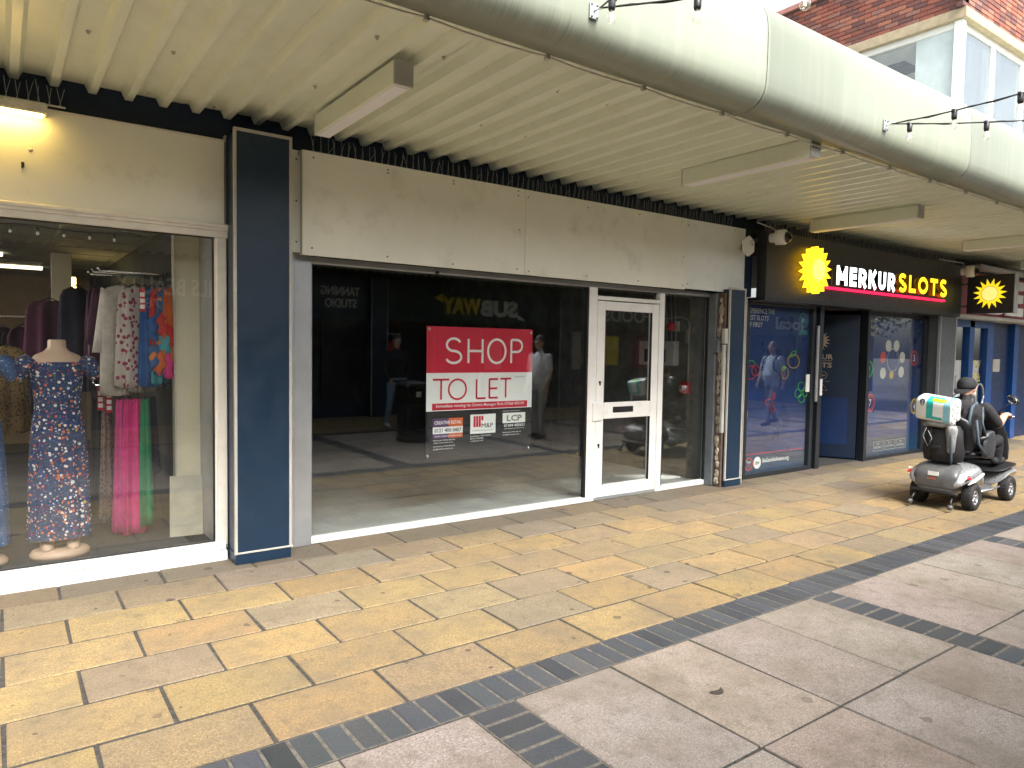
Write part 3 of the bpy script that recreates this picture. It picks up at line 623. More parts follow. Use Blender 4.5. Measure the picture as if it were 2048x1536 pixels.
# ---- mannequins
M['skin_pl'] = mat('mannequin_plastic', (.52, .37, .27), .38, var=.03)
def floral_mat():
    m, t, b = newmat('floral_fabric'); q = N(t); c = q.mix(q.rng(q.noise(30), .4, .6), (.014, .03, .10), (.022, .055, .15))
    for scale, rad, cols, th in ((60, .36, ((.02, .10, .10), (.05, .12, .3), (.28, .03, .07), (.5, .5, .5)), .1), (34, .30, ((.75, .74, .70), (.62, .15, .05), (.70, .2, .08), (.74, .73, .7)), .30), (21, .23, ((.66, .15, .05), (.75, .74, .7), (.60, .16, .06), (.55, .36, .05)), .55)):
        v = q.n('TexVoronoi'); v.inputs['Scale'].default_value = scale; w = q.n('VectorMath', operation='ADD'); q.lk(q.P(), w.inputs[0]); nz = q.n('TexNoise'); nz.inputs['Scale'].default_value = scale*2.5; q.lk(q.P(), nz.inputs['Vector']); k = .35/scale; q.lk(q.sc(nz.outputs['Color'], (k, k, k)), w.inputs[1]); q.lk(w.outputs[0], v.inputs['Vector'])
        s = q.xyz(v.outputs['Color']); cr = q.n('ValToRGB'); cr.color_ramp.interpolation = 'CONSTANT'; e = cr.color_ramp.elements
        while len(e) < 4: e.new(.5)
        for i in range(4): e[i].position = i*.25; e[i].color = (*cols[i], 1)
        q.lk(s[0], cr.inputs[0])
        on = q.math('MULTIPLY', q.math('LESS_THAN', v.outputs['Distance'], rad), q.math('GREATER_THAN', s[1], th)); c = q.mix(on, c, cr.outputs[0])
        c = q.mix(q.math('MULTIPLY', q.math('LESS_THAN', v.outputs['Distance'], rad*.3), on), c, (.6, .3, .05))
    q.set(b.inputs['Base Color'], c); b.inputs['Roughness'].default_value = .85; return m
M['floral'] = floral_mat()
def dots_mat(name, base, dot, scale, rad, th=.3):
    m, t, b = newmat(name); q = N(t); v = q.n('TexVoronoi'); v.inputs['Scale'].default_value = scale; q.lk(q.P(), v.inputs['Vector']); s = q.xyz(v.outputs['Color'])
    c = q.mix(q.math('MULTIPLY', q.math('LESS_THAN', v.outputs['Distance'], rad), q.math('GREATER_THAN', s[1], th)), q.mix(q.rng(q.noise(8), .3, .7), tuple(x*.8 for x in base), base), dot); q.set(b.inputs['Base Color'], c); b.inputs['Roughness'].default_value = .85; return m
M['dotty'] = dots_mat('blue_dotted_fabric', (.05, .11, .25), (.5, .55, .65), 70, .2)
def ring(cx, cy, z, a, b, n=40, folds=0, amp=0, ph=0, skew=0):
    return [(cx+a*(1+amp*math.sin(folds*2*math.pi*k/n+ph))*math.cos(2*math.pi*k/n), cy+b*(1+amp*1.6*math.sin(folds*2*math.pi*k/n+ph+.5))*math.sin(2*math.pi*k/n)+skew, z+amp*.05*math.sin(folds*2*math.pi*k/n+ph)) for k in range(n)]
def mannequin(cx, cy, label, cloth, dz=0):
    T = thing('mannequin', label, 'mannequin', (cx, cy, .1), 'headless mannequins in the dress window')
    body = MB(); rr = [(1.30, .135, .09), (1.36, .15, .095), (1.415, .155, .085), (1.45, .125, .07), (1.475, .075, .06), (1.50, .054, .054), (1.545, .052, .052), (1.553, .045, .045)]
    body.loft([ring(cx, cy, z+dz, a, b, 28) for z, a, b in rr])
    for s in (-1, 1):
        body.loft([ring(cx+s*(.165-.02*t), cy, z+dz, .045, .045, 16) for t, z in ((1, 1.40), (0.3, 1.385))])
    body.build('torso', M['skin_pl'], T)
    for s in (-1, 1):
        MB().loft([ring(cx+s*.075, cy+dy, z, a, b, 18) for z, a, b, dy in ((.15, .040, .065, -.04), (.17, .041, .062, -.035), (.205, .038, .045, -.01), (.3, .04, .045, 0), (.5, .05, .055, 0))]).build('leg', M['skin_pl'], T)
    MB().loft([ring(cx, cy-.01, z, a, b, 36) for z, a, b in ((.10, .172, .13), (.125, .176, .134), (.148, .16, .12), (.156, .13, .1))]).build('base', M['skin_pl'], T)
    d = MB(); R_ = []
    for z, a, b, am in ((.228, .185, .125, .05), (.30, .18, .12, .05), (.45, .176, .115, .045), (.6, .172, .11, .04), (.75, .166, .108, .035), (.9, .158, .104, .03), (1.0, .148, .10, .022), (1.08, .135, .095, .012), (1.14, .133, .097, .008), (1.22, .142, .108, .003), (1.30, .147, .108, 0), (1.36, .158, .10, 0), (1.385, .16, .098, 0), (1.405, .157, .09, 0)):
        R_.append(ring(cx, cy, z+(dz if z > .8 else 0), a, b, 72, 11, am, .4+z*1.2))
    d.loft(R_, cap=False)
    for s in (-1, 1):
        d.loft([[(cx+s*(x+a*math.cos(t)*.4), cy+.065*1.0*b*math.sin(t), z+dz+a*math.cos(t)*s_) for t in [2*math.pi*k/20 for k in range(20)]] for x, z, a, b, s_ in ((.115, 1.40, .03, .9, .9), (.15, 1.405, .055, 1.25, .9), (.19, 1.375, .075, 1.45, .8), (.215, 1.33, .075, 1.4, .6), (.222, 1.30, .058, 1.15, .45), (.222, 1.292, .05, 1.0, .4))], cap=False)
    d.build('dress', cloth, T)
    return T
mannequin(.315, 5.62, 'headless mannequin in navy floral maxi dress in shop window', M['floral'])
mannequin(-.145, 5.60, 'headless mannequin in pale dotted blue dress beside the floral one', M['dotty'])
# ---- rails and garments
rails = []
def rail(y, z, x0, x1, label, m=None):
    T = thing('clothes_rail', label, 'clothes rail', (x1, y, z), 'chrome arms on the shop side wall')
    MB().tube([(x0, y, z), (x1, y, z)], .011, 10).tube([(x0, y, z), (x0-.012, y, z+.03)], .008, 8).build('arm', m or M['chrome'], T); MB().box(x1-.02, 1.085, y-.02, y+.02, z-.022, z+.022, c=.003).build('wall_socket', M['black'], T); return T
rail(5.93, 2.055, .60, 1.05, 'upper chrome clothes arm next to the cream post'); rail(6.12, 2.06, .58, 1.06, 'upper chrome clothes arm behind the front one'); rail(6.36, 2.06, .58, 1.06, 'third chrome clothes arm, behind two others')
rail(5.93, 1.215, .62, 1.06, 'lower chrome clothes arm holding pink and green trousers'); rail(6.12, 1.215, .58, 1.06, 'lower chrome clothes arm behind the trousers')
def cloth(name, c, rough=.8): return mat(name, c, rough, var=.18, vs=14)
FAB = dict(pink=cloth('hot_pink', (.62, .035, .22)), pink2=cloth('mid_pink', (.50, .045, .2)), green=cloth('emerald', (.01, .22, .085)), white=cloth('off_white', (.62, .58, .52)), plum=cloth('plum', (.07, .012, .045)), blue=cloth('royal_blue', (.02, .10, .32)), red=cloth('scarlet', (.5, .03, .03)), orange=cloth('orange_fabric', (.55, .12, .03)), teal=cloth('teal', (.06, .32, .38)), navy=cloth('navy_fabric', (.012, .014, .04)), grey=cloth('grey_lilac', (.22, .18, .2)), black=cloth('black_fabric', (.015, .014, .017)),
    maroonpr=dots_mat('maroon_print', (.6, .55, .5), (.3, .04, .1), 28, .42, .25), brownpr=dots_mat('snake_print', (.30, .23, .2), (.14, .09, .08), 45, .4, .2), gold=dots_mat('gold_print', (.3, .2, .07), (.08, .06, .03), 60, .4, .2), multi=dots_mat('multi_print', (.04, .12, .3), (.6, .2, .05), 18, .4, .4), skyp=dots_mat('pale_print', (.35, .33, .3), (.15, .15, .16), 50, .35, .3))
def garment(kind, x, y, ztop, L, w, fab, label, rot=0.5, depth=.05, sleeves=False, col2=None):
    T = thing(kind, label, 'clothing', (x, y, ztop), 'garments on the wall arms'); mb = MB(); n = 36; ph = random.uniform(0, 6); Rm = Matrix.Rotation(rot, 3, 'Z'); fo = random.choice((5, 6, 7))
    top = .12 if kind in ('trousers', 'skirt') else .05
    zs = [0, .03, .1, .25, .45, .7, .9, 1.0]; rings = []
    for t in zs:
        if kind in ('trousers', 'skirt'): a = w/2*(.62+.38*t**.7); b = depth*(.45+.5*t)
        else: a = w/2*(.25 if t == 0 else (.72 if t < .05 else (.9 if t < .2 else .92+.12*t))); b = depth*(.4+.6*min(1, t*2))
        am = .22+.2*t
        r = ring(0, 0, ztop-t*L, a, b, n, fo, am*.55, ph+t*.6)
        rings.append([tuple(Rm @ Vector((p[0], p[1], p[2]))+Vector((x, y, 0))) for p in r])
    mb.loft(rings)
    if sleeves:
        for s in (-1, 1):
            mb.loft([[tuple(Rm @ Vector((s*(w*.36+w*.22*t+.03*math.cos(a)), .028*math.sin(a)+.01, ztop-.05-t*L*.55+.03*math.cos(a)*(1-t)))+Vector((x, y, 0))) for a in [2*math.pi*k/14 for k in range(14)]] for t in (0, .15, .4, .7, 1)])
    mb.build('cloth', fab, T)
    hk = MB().tube([tuple(Rm @ Vector((-w*.33, 0, ztop-.02-0))+Vector((x, y, 0))), (x, y, ztop+.025), tuple(Rm @ Vector((w*.33, 0, ztop-.02))+Vector((x, y, 0)))], .005, 6).tube([(x, y, ztop+.02), (x, y, ztop+.07), (x+.012, y, ztop+.09), (x+.0, y, ztop+.1)], .0025, 5)
    hk.build('hanger', M['black'], T)
    return T
zu = 1.955; zl = 1.12
G = [('blouse', .62, 6.45, .62, .36, 'plum', 'plum blouse hanging furthest back on the upper arms', 1.2, 0), ('blouse', .66, 6.32, .6, .34, 'grey', 'grey lilac blouse hanging behind the white tunic', 1.0, 0),
     ('blouse', .70, 6.14, .70, .36, 'plum', 'deep plum top hanging just behind the white tunic', .7, 1), ('tunic', .745, 5.99, .80, .34, 'white', 'off white tunic with long sleeves on upper arm', .55, 1), ('blouse', .835, 5.95, .74, .30, 'maroonpr', 'white blouse with maroon paisley print on upper arm', .6, 0),
     ('blouse', .90, 6.02, .78, .30, 'skyp', 'grey printed top behind the paisley blouse', .8, 0), ('blouse', .945, 5.95, .74, .22, 'blue', 'royal blue dress hanging on upper arm beside scarlet one', .7, 0), ('blouse', .985, 5.93, .60, .17, 'red', 'scarlet top hanging on upper arm', .75, 0), ('blouse', 1.005, 5.97, .72, .2, 'teal', 'turquoise top hanging between scarlet and orange tops', .9, 0), ('blouse', 1.03, 5.92, .66, .18, 'multi', 'blue and orange patterned top at end of upper arm', .8, 0), ('blouse', 1.055, 5.90, .58, .15, 'orange', 'orange red top next to the cream post', .9, 0),
     ('trousers', .60, 6.13, .86, .20, 'black', 'black trousers hanging behind the snake print pair', .9, 0), ('trousers', .655, 6.1, .93, .19, 'brownpr', 'brown snake print trousers on lower arm', 1.1, 0), ('trousers', .735, 5.93, .98, .2, 'pink2', 'muted pink wide trousers on lower arm, first of the pinks', .9, 0), ('trousers', .785, 5.92, 1.0, .19, 'pink', 'hot pink wide trousers on lower arm', .9, 0), ('trousers', .835, 5.93, 1.0, .15, 'pink', 'hot pink narrow trousers next to the green pair', 1.1, 0), ('trousers', .885, 5.93, .95, .15, 'green', 'emerald green trousers on lower arm', 1.1, 0), ('trousers', .95, 6.12, .6, .2, 'navy', 'dark navy trousers at the end of lower arm', .9, 0),
     ('blouse', .50, 6.5, .8, .3, 'navy', 'dark navy top behind the floral dress', .6, 0)]
for k, x, y, L, w, fb, lab, rot, sl_ in G:
    garment(k, x, y, zl if k == 'trousers' else zu, L, w, FAB[fb], lab, rot, .045, bool(sl_))
# twisted colourful tops: knotted bundles in front of the upper arm
for x, z, c, lab in ((.93, 1.66, 'blue', 'knotted royal blue sleeve bundle on upper arm'), (.99, 1.67, 'red', 'knotted scarlet sleeve bundle on upper arm'), (1.06, 1.60, 'red', 'knotted red bundle hanging by the cream post'), (.985, 1.40, 'orange', 'knotted orange bundle above the lower arm'), (1.02, 1.52, 'teal', 'knotted turquoise bundle above the lower arm'), (1.045, 1.36, 'pink', 'small pink bundle above the lower arm'), (.945, 1.42, 'multi', 'patterned blue bundle above the lower arm')):
    mb = MB(); mb.ell((x, 5.86, z), .042, .04, .10, 20, 13); mb.v = [(a+.012*math.sin(70*c_+30*b)+.3*(c_-z)*(c_-z)*(1 if int(x*100) % 2 else -1)*8, b+.01*math.sin(90*a+50*c_), c_+.014*math.sin(80*a)) for a, b, c_ in mb.v]
    T = tag(mb.build('knotted_top', FAB[c], None, loc=(x, 5.885, z)), lab, 'clothing', 'garments on the wall arms')
M['saletag'] = M['redpl']
for x, y, z, lab in ((.865, 5.86, 1.85, 'red and white sale tag on upper arm'), (.60, 5.98, 1.12, 'red and white sale tag on dark trousers'), (.655, 5.98, 1.1, 'red and white sale tag beside the snake print trousers')):
    T = thing('sale_tag', lab, 'tag', (x, y, z)); MB().box(x-.02, x+.02, y, y+.002, z-.08, z+.09).build('card', M['redpl'], T)
    for kk in range(3): MB().box(x-.015, x+.015, y-.002, y, z-.06+kk*.045, z-.03+kk*.045).build('print', M['white'], T)
# rear stock
rk = thing('garment_rack', 'dark floor rack of clothes deep inside the dress shop', 'clothes rack', (-.1, 7.6, .1)); MB().tube([(-.4, 7.6, .1), (-.4, 7.6, 1.75), (.55, 7.6, 1.75), (.55, 7.6, .1)], .014, 8).build('frame', M['chrome'], rk)
for i, (x, fb, lab) in enumerate(((-.34, 'gold', 'gold patterned blouse on the floor rack'), (-.2, 'gold', 'gold blouse with dark trim on the floor rack, second along'), (.0, 'black', 'black top on the floor rack'), (.18, 'plum', 'plum dress on the floor rack'), (.32, 'navy', 'navy dress on the floor rack'), (.46, 'skyp', 'grey printed dress on the floor rack'))): garment('blouse', x, 7.6, 1.66, .9, .36, FAB[fb], lab, .8, .06)
garment('blouse', .02, 6.2, 1.5, .62, .3, FAB['gold'], 'gold animal print blouse behind the floral mannequin', .4, .05); garment('blouse', .36, 7.2, 1.88, .55, .34, FAB['plum'], 'dark plum top hanging high in the shop', .2, .06)
# fairy lights inside the window head
fl = thing('fairy_lights', 'black festoon lights inside top of the dress window', 'lights', (.2, 5.4, 2.27)); pts = [(-.4+.1*k, 5.37, 2.268-.022*math.sin(math.pi*((k*.1) % .55)/.55)) for k in range(13)]
MB().tube(pts, .003, 5).build('cable', M['black'], fl)
for k in range(8): x = -.35+.14*k; MB().box(x-.008, x+.008, 5.362, 5.378, 2.225, 2.25).build('holder', M['black'], fl); MB().ell((x, 5.37, 2.213), .009, .009, .012, 8, 6).build('bulb', M['white'], fl)
# ================================================================ SLOTS SHOP
Z = thing('slots_shop', 'dark slots arcade shop front with lit yellow and white sign', 'shop', (9.8, 5.0, 0))
M['charcoal'] = mat('charcoal_fascia', (.022, .024, .027), .42, var=.1); M['film'] = mat('blue_window_film', (.014, .04, .155), .3, var=.3, vs=1.2); M['film_lo'] = mat('teal_blue_band', (.008, .05, .12), .35, var=.1)
M['darkfr'] = mat('dark_frame', (.014, .018, .024), .4, var=.1); M['goldpr'] = mat('pale_gold_print', (.50, .40, .30), .4, var=0)
MB().box(7.232, 12.385, 5.0, 5.13, 2.185, 2.955, c=.003).build('fascia', M['charcoal'], Z)
MB().box(7.232, 12.385, 5.005, 5.36, 2.15, 2.186).build('soffit', M['darkfr'], Z)
MB().box(7.24, 12.38, 5.13, 5.36, 2.88, 2.94).build('fascia_top', M['charcoal'], Z)
MB().box(8.62, 8.628, 4.9985, 5.01, 2.19, 2.36).box(10.4, 10.403, 4.9985, 5.01, 2.19, 2.36).build('panel_joint', M['black'], Z)
adopt(spikes(7.25, 12.3, 5.05, 2.955), Z)
M['ochre'] = mat('ochre_side', (.55, .32, .01), .4, var=0); E_w = mat('lit_white', (.93, 1, .98), emit=1.1); E_y = mat('lit_yellow', (1, .62, .015), emit=.75); E_y2 = mat('lit_yellow_disc', (1, .68, .10), emit=.7); E_r = mat('lit_red', (1, .012, .07), emit=.6); M['ochre'] = mat('ochre_side', (.55, .32, .01), .4, var=0)
EX = (1, 0, 0); EZ = (0, 0, 1)
YF = 4.935; m0, m1, m2_, m3 = (PY(x, 562, YF).x for x in (1673, 1790, 1797.5, 1894.5))
def bold_word(word, x0, x1, z0, h, w, front, side):
    """raised letters of heavy strokes, one object each"""
    W_ = {'M': 1.05, 'E': .68, 'R': .8, 'K': .82, 'U': .82, 'S': .76, 'L': .66, 'O': .98, 'T': .78}; tot = sum(W_[c] for c in word)+.24*(len(word)-1); k = (x1-x0)/tot; x = x0
    for ch in word:
        cw = W_[ch]*k; a, b = x+w/2, x+cw-w/2; lo, hi = z0+w/2, z0+h-w/2; mz = z0+h*.52; cx = (a+b)/2; ew = w*.45
        A = lambda cx_, cz, rx, rz, t0, t1, n=14: arc(cx_, cz, rx, rz, t0, t1, n)
        P = {'M': [[(a, z0), (a, z0+h)], [(b, z0), (b, z0+h)], [(a, z0+h-ew), (cx, z0+h*.3)], [(b, z0+h-ew), (cx, z0+h*.3)]], 'E': [[(a, z0), (a, z0+h)]]+[[(a, q), (b+w/2, q)] for q in (lo, mz, hi)],
             'R': [[(a, z0), (a, z0+h)], [(a, hi), (cx, hi)]+A(cx, (hi+mz)/2-.01, b-cx, (hi-mz)/2+.01, 90, -90)+[(a, mz-.02)], [(cx, mz-.02), (b+w*.2, z0)]], 'K': [[(a, z0), (a, z0+h)], [(a+w*.3, z0+h*.42), (b+w*.15, z0+h)], [(a+w*.75, z0+h*.58), (b+w*.2, z0)]],
             'U': [[(a, z0+h), (a, z0+h*.4)]+A(cx, z0+h*.4, cx-a, h*.4-w/2, 180, 360)+[(b, z0+h)]], 'L': [[(a, z0), (a, z0+h)], [(a, lo), (b+w/2, lo)]], 'O': [A(cx, z0+h/2, cx-a, h/2-w/2, 0, 360, 36)], 'T': [[(a-w/2, hi), (b+w/2, hi)], [(cx, z0), (cx, hi)]],
             'S': [A(cx, z0+h*.735, (b-a)*.47, h*.265-w/2+.01, 30, 270)+A(cx, z0+h*.265, (b-a)*.5, h*.265-w/2+.01, 90, -155)]}[ch]
        mb = MB()
        for j, pl in enumerate(P):
            L = []; n = len(pl); cl = ch == 'O'
            for i in range(n):
                p = Vector(pl[i-1 if i else (n-2 if cl else 0)]); q = Vector(pl[i+1 if i < n-1 else (1 if cl else i)]); t = (q-p).normalized(); nn = Vector((-t.y, t.x))*w/2; L.append((Vector(pl[i])+nn, Vector(pl[i])-nn))
            y = 4.935-.0006*j
            for i in range(n-1):
                (p, q), (r, s_) = L[i], L[i+1]; mb.add([(p.x, y, p.y), (q.x, y, q.y), (s_.x, y, s_.y), (r.x, y, r.y)], [(0, 1, 2, 3)], 0)
                mb.add([(p.x, y, p.y), (r.x, y, r.y), (r.x, 4.99, r.y), (p.x, 4.99, p.y)], [(0, 1, 2, 3)], 1); mb.add([(q.x, y, q.y), (s_.x, y, s_.y), (s_.x, 4.99, s_.y), (q.x, 4.99, q.y)], [(0, 1, 2, 3)], 1)
            for p, q in (L[0], L[-1]): mb.add([(p.x, y, p.y), (q.x, y, q.y), (q.x, 4.99, q.y), (p.x, 4.99, p.y)], [(0, 1, 2, 3)], 1)
        link('letter', mb.mesh('letter', [front, side], org(Z), fix=False), Z); x += cw+.24*k
bold_word('MERKUR', m0, m1, 2.412, .245, .062, E_w, M['charcoal']); bold_word('SLOTS', m2_, m3, 2.425, .245, .058, E_y, M['ochre'])
MB().box(8.47, 11.72, 4.955, 5.0, 2.352, 2.382, c=.003).build('light_bar', E_r, Z)
def sun_emblem(T, c, u, v, R, ro, ri, depth, m1, m2, name='sun_emblem', n=16, off=.0, ax=1.0):
    c = Vector(c); u = Vector(u); v = Vector(v); nn = u.cross(v); P = []
    for k in range(2*n):
        a = math.pi*k/n+.1; r = R*(1 if k % 2 == 0 else .60); P.append(c+u*(r*math.cos(a)*ax)+v*(r*math.sin(a)))
    o = MB().prism([p for p in P], nn*depth).build(name, m1, T)
    q = MB(); q.prism([c+nn*depth+u*(ro*math.cos(2*math.pi*k/40)*ax)+v*(ro*math.sin(2*math.pi*k/40)) for k in range(40)], nn*.006); q.build('disc', m2, o)
    q = MB(); q.loft([[c+nn*(depth+.008)+u*((r_)*math.cos(2*math.pi*k/40)*ax)+v*(r_*math.sin(2*math.pi*k/40)) for k in range(40)] for r_ in (ro*.94, ro)], cap=False); q.build('disc_ring', M['ochre'], o)
    return o
sun_emblem(Z, (8.13, 4.985, 2.555), EX, EZ, .285, .14, 0, .10, E_y, E_y2, 'sun_emblem', 16, ax=1.0)
# window frames, films, glass
def fz(name, x0, x1, z0, z1, y0=5.24, y1=5.33, m=None): return MB().box(x0, x1, y0, y1, z0, z1, 0, .004).build(name, m or M['darkfr'], Z)
fz('frame_post', 7.24, 7.30, 0, 2.16); fz('frame_post', 8.64, 8.70, 0, 2.16); fz('frame_post', 8.77, 8.86, 0, 2.16, 5.22); fz('frame_post', 10.0, 10.075, 0, 2.16, 5.22); fz('frame_post', 11.79, 11.87, 0, 2.16)
fz('frame_rail', 7.30, 8.64, .0, .055); fz('frame_rail', 7.30, 8.64, 2.12, 2.16); fz('frame_rail', 10.075, 11.79, 0, .05); fz('frame_rail', 10.075, 11.79, 2.09, 2.16); fz('frame_post', 8.70, 8.77, 0, 2.16, 5.27, 5.33)
MB().box(6.957, 6.968, 5.05, 5.3, 0.02, 2.17).build('corner_bead', M['trim'], Z); MB().box(11.84, 11.856, 5.05, 5.09, 0, 2.15).build('corner_bead', M['galv'], Z)
for a, b, zt_ in ((7.29, 8.65, 2.13), (10.07, 11.8, 2.10)):
    MB().box(a, b, 5.30, 5.304, .28 if a < 8 else .3, zt_).build('window_graphic', M['film'], Z); MB().box(a, b, 5.299, 5.304, .05, .28 if a < 8 else .3).build('window_graphic', M['film_lo'], Z, 'darker teal band')
    MB().box(a, b, 5.27, 5.278, .05, zt_).build('glass_pane', M['glass'], Z)
MB().box(6.97, 7.24, 5.30, 5.33, .0, 2.16).build('side_panel', M['darkfr'], Z)
MB().box(7.3, 8.6, 5.2975, 5.2985, .279, .287).build('graphic_line', M['red'], Z)
def ztx(s, x, z, w, h, m=None, b=.01, y=5.297): text(s, (x, y, z), EX, EZ, w, h, m or M['goldw'], Z, bold=b, res=2)
M['goldw'] = mat('pale_print', (.62, .62, .56), .5, var=0); M['mint'] = mat('mint_print', (.12, .55, .45), .5, var=0); M['neonr'] = mat('neon_red_print', (.62, .06, .06), .5, var=0); M['neong'] = mat('neon_green_print', (.10, .55, .12), .5, var=0); M['neony'] = mat('neon_yellow_print', (.6, .42, .06), .5, var=0)
ztx('EXPERIENCE THE', 7.215+.09, 2.015, .56, .06); ztx('BEST SLOTS', 7.305, 1.93, .44, .06); ztx('OF FIRST', 7.305, 1.845, .32, .06)
ztx('24h', 8.44, 1.93, .12, .075, M['mint']); ztx('OPEN', 8.40, 1.775, .19, .06, M['mint']); ztx('BeGambleAware.org', 7.72, .145, .56, .07, M['whitepr'], .015)
def circ(x, z, r, m, T=Z, fill=False, w=.006, y=5.296, name='print_ring'):
    mb = MB()
    if fill: mb.prism([(x+r*math.cos(2*math.pi*k/32), y, z+r*math.sin(2*math.pi*k/32)) for k in range(32)], (0, .001, 0))
    else: mb.loft([[(x+q*math.cos(2*math.pi*k/36), y, z+q*math.sin(2*math.pi*k/36)) for k in range(36)] for q in (r-w, r+w)], cap=False)
    return mb.build(name, m, T)
circ(8.5, 1.965, .09, M['mint'], w=.004); circ(7.44, .165, .075, M['neonr']); circ(7.61, .17, .075, M['whitepr'], fill=True); ztx('18+', 7.565, .145, .09, .045, M['blackpr'], .02, 5.2955); ztx('Think', 7.395, .175, .09, .03, M['whitepr'], .01); ztx('25', 7.41, .125, .06, .04, M['neonr'], .01)
def neon(paths, m, w=.006):
    mb = MB()
    for P in paths: mb.tube([(x, 5.293, z) for x, z in P], w, 5)
    return mb.build('neon_print', m, Z)
def pp(pts, cx, cz, s=.00394): return [PYc(1460+ (x)*.2538, 580+y*.2539) for x, y in pts]
def PYc(x, y): p = PY(x, y, 5.293); return (p.x, p.z)
def blob(cx, cy, rx, ry, n=20, a0=0, a1=360): return [(cx+rx*math.cos(math.radians(a0+(a1-a0)*k/n)), cy+ry*math.sin(math.radians(a0+(a1-a0)*k/n))) for k in range(n+1)]
neon([pp(blob(165, 650, 40, 52), 0, 0), pp(blob(200, 635, 30, 42), 0, 0)], M['neonr']); neon([pp([(135, 590), (150, 555), (185, 560), (205, 595)], 0, 0), pp([(135, 595), (150, 570), (140, 545), (125, 570)], 0, 0)], M['neong'])
neon([pp(blob(500, 562, 46, 54), 0, 0)], M['neony']); neon([pp([(470, 520), (490, 485), (520, 478), (515, 510), (485, 530), (470, 520)], 0, 0)], M['neong'])
neon([pp(blob(432, 655, 27, 46), 0, 0)], M['neony']); neon([pp([(405, 630), (420, 600), (440, 605), (425, 630), (405, 630)], 0, 0)], M['neong'])
neon([pp([(275, 870), (330, 855), (345, 805), (355, 850), (325, 880), (355, 950), (325, 968), (310, 900), (280, 905), (275, 870)], 0, 0)], M['neonr'])
neon([pp(blob(562, 760, 26, 34), 0, 0), pp(blob(535, 815, 24, 34), 0, 0), pp(blob(592, 800, 18, 40), 0, 0), pp(blob(563, 855, 24, 32), 0, 0)], M['neong'])
neon([pp(blob(122, 975, 14, 52), 0, 0)], M['neony'])
# bingo window print
ztx('BINGO', 10.12, 2.0, .26, .055); ztx('PLAYED', 10.12, 1.90, .30, .055); ztx('HERE', 10.12, 1.80, .2, .055)
def PB(x, y): p = PY(1700+x*.2279, 580+y*.2279, 5.295); return p.x, p.z
for (px, py), r, m, s in (((168, 695), .11, 'neong', '9'), ((178, 990), .12, 'neonr', '7'), ((565, 598), .11, 'neonr', '3'), ((565, 1020), .11, 'neony', '4')):
    x, z = PB(px, py); circ(x, z, r, M[m], w=.012); circ(x, z, r*.72, M[m], w=.004); ztx(s, x-.03, z-.05, .06, .1, M['whitepr'], .01)
for (px, py) in ((340, 490), (410, 490), (292, 592), (460, 592), (290, 730), (450, 720)):
    x, z = PB(px, py); circ(x, z, .085, M['goldw'] if px != 292 else M['neonr'], fill=True, y=5.2965, name='print_ball')
x, z = PB(378, 615); circ(x, z, .17, M['goldw'], w=.005); x, z = PB(365, 745); circ(x, z, .06, M['neony'], fill=True, name='print_ball')
for k, s in enumerate(('SENSIBLY', 'ENJOYABLY', 'AFFORDABLY')):
    x = 10.42+k*.34; mb = MB()
    for a, b, c_, d in ((x, x+.3, .105, .109), (x, x+.3, .241, .245), (x, x+.004, .105, .245), (x+.296, x+.3, .105, .245)): mb.box(a, b, 5.295, 5.297, c_, d)
    mb.build('print_box', M['goldw'], Z); ztx('PLAY', x+.1, .195, .1, .025, None, 0); ztx(s, x+.03, .14, .24, .035, None, 0)
# open door leaf with print, and entrance
a = math.radians(118); hx_, hy_ = 10.0, 5.34; du = Vector((math.cos(a), math.sin(a), 0)); dn = Vector((du.y, -du.x, 0))
DL = thing('shop_door', 'open navy door leaf with pale sun print in slots entrance', 'door', (hx_, hy_, 0))
def leaf(name, s0, s1, z0, z1, d0, d1, m, p=DL):
    V_ = [Vector((hx_, hy_, 0))+du*s+dn*d+Vector((0, 0, z)) for z in (z0, z1) for d in (d0, d1) for s in (s0, s1)]
    return MB().add(V_, [(0, 2, 3, 1), (4, 5, 7, 6), (0, 1, 5, 4), (2, 6, 7, 3), (0, 4, 6, 2), (1, 3, 7, 5)]).build(name, m, p)
M['doorblue'] = mat('navy_door', (.008, .02, .05), .35, var=.1); M['panelblue'] = mat('blue_door_panel', (.006, .028, .11), .35, var=.1)
leaf('door_leaf', 0, 1.2, .03, 2.1, -.02, .02, M['doorblue'])
sgn = 1 if dn.dot(Vector((0, -1, 0))) > 0 or dn.dot(CAMP-Vector((hx_, hy_, 0))) > 0 else -1
leaf('kick_panel', .12, 1.1, .22, .9, .021*sgn, .024*sgn, M['panelblue']); leaf('upper_panel', .12, 1.1, 1.05, 2.0, .021*sgn, .023*sgn, M['navy'])
def du_p(s, z): return Vector((hx_, hy_, 0))+du*s+dn*(.026*sgn)+Vector((0, 0, z))
uu = -du
def dtx(s, s0, z, w, h, b=.02): text(s, du_p(s0, z), uu, EZ, w, h, M['goldpr'], DL, bold=b, res=2)
sun_emblem(DL, du_p(.53, 1.72), uu, EZ, .15, .075, 0, .002, M['goldpr'], M['goldpr'], 'sun_print')
dtx('MERKUR', .76, 1.45, .42, .075); dtx('SLOTS', .73, 1.33, .38, .075); leaf('print_line', .35, .75, 1.428, 1.434, .0245*sgn, .026*sgn, M['goldpr'])
dtx('18+', .505, 1.20, .07, .035); dtx('Over 18s Only', .57, 1.12, .2, .02, 0); dtx('CCTV', .505, .94, .07, .02, 0)
mb = MB(); mb.tube([du_p(.54, 1.0), du_p(.40, 1.0), du_p(.47, 1.1), du_p(.54, 1.0)], .004, 5); mb.tube([du_p(.47+.06*math.cos(t*.4), 1.218+.055*math.sin(t*.4)) for t in range(17)], .003, 5); mb.build('print_outline', M['goldpr'], DL)
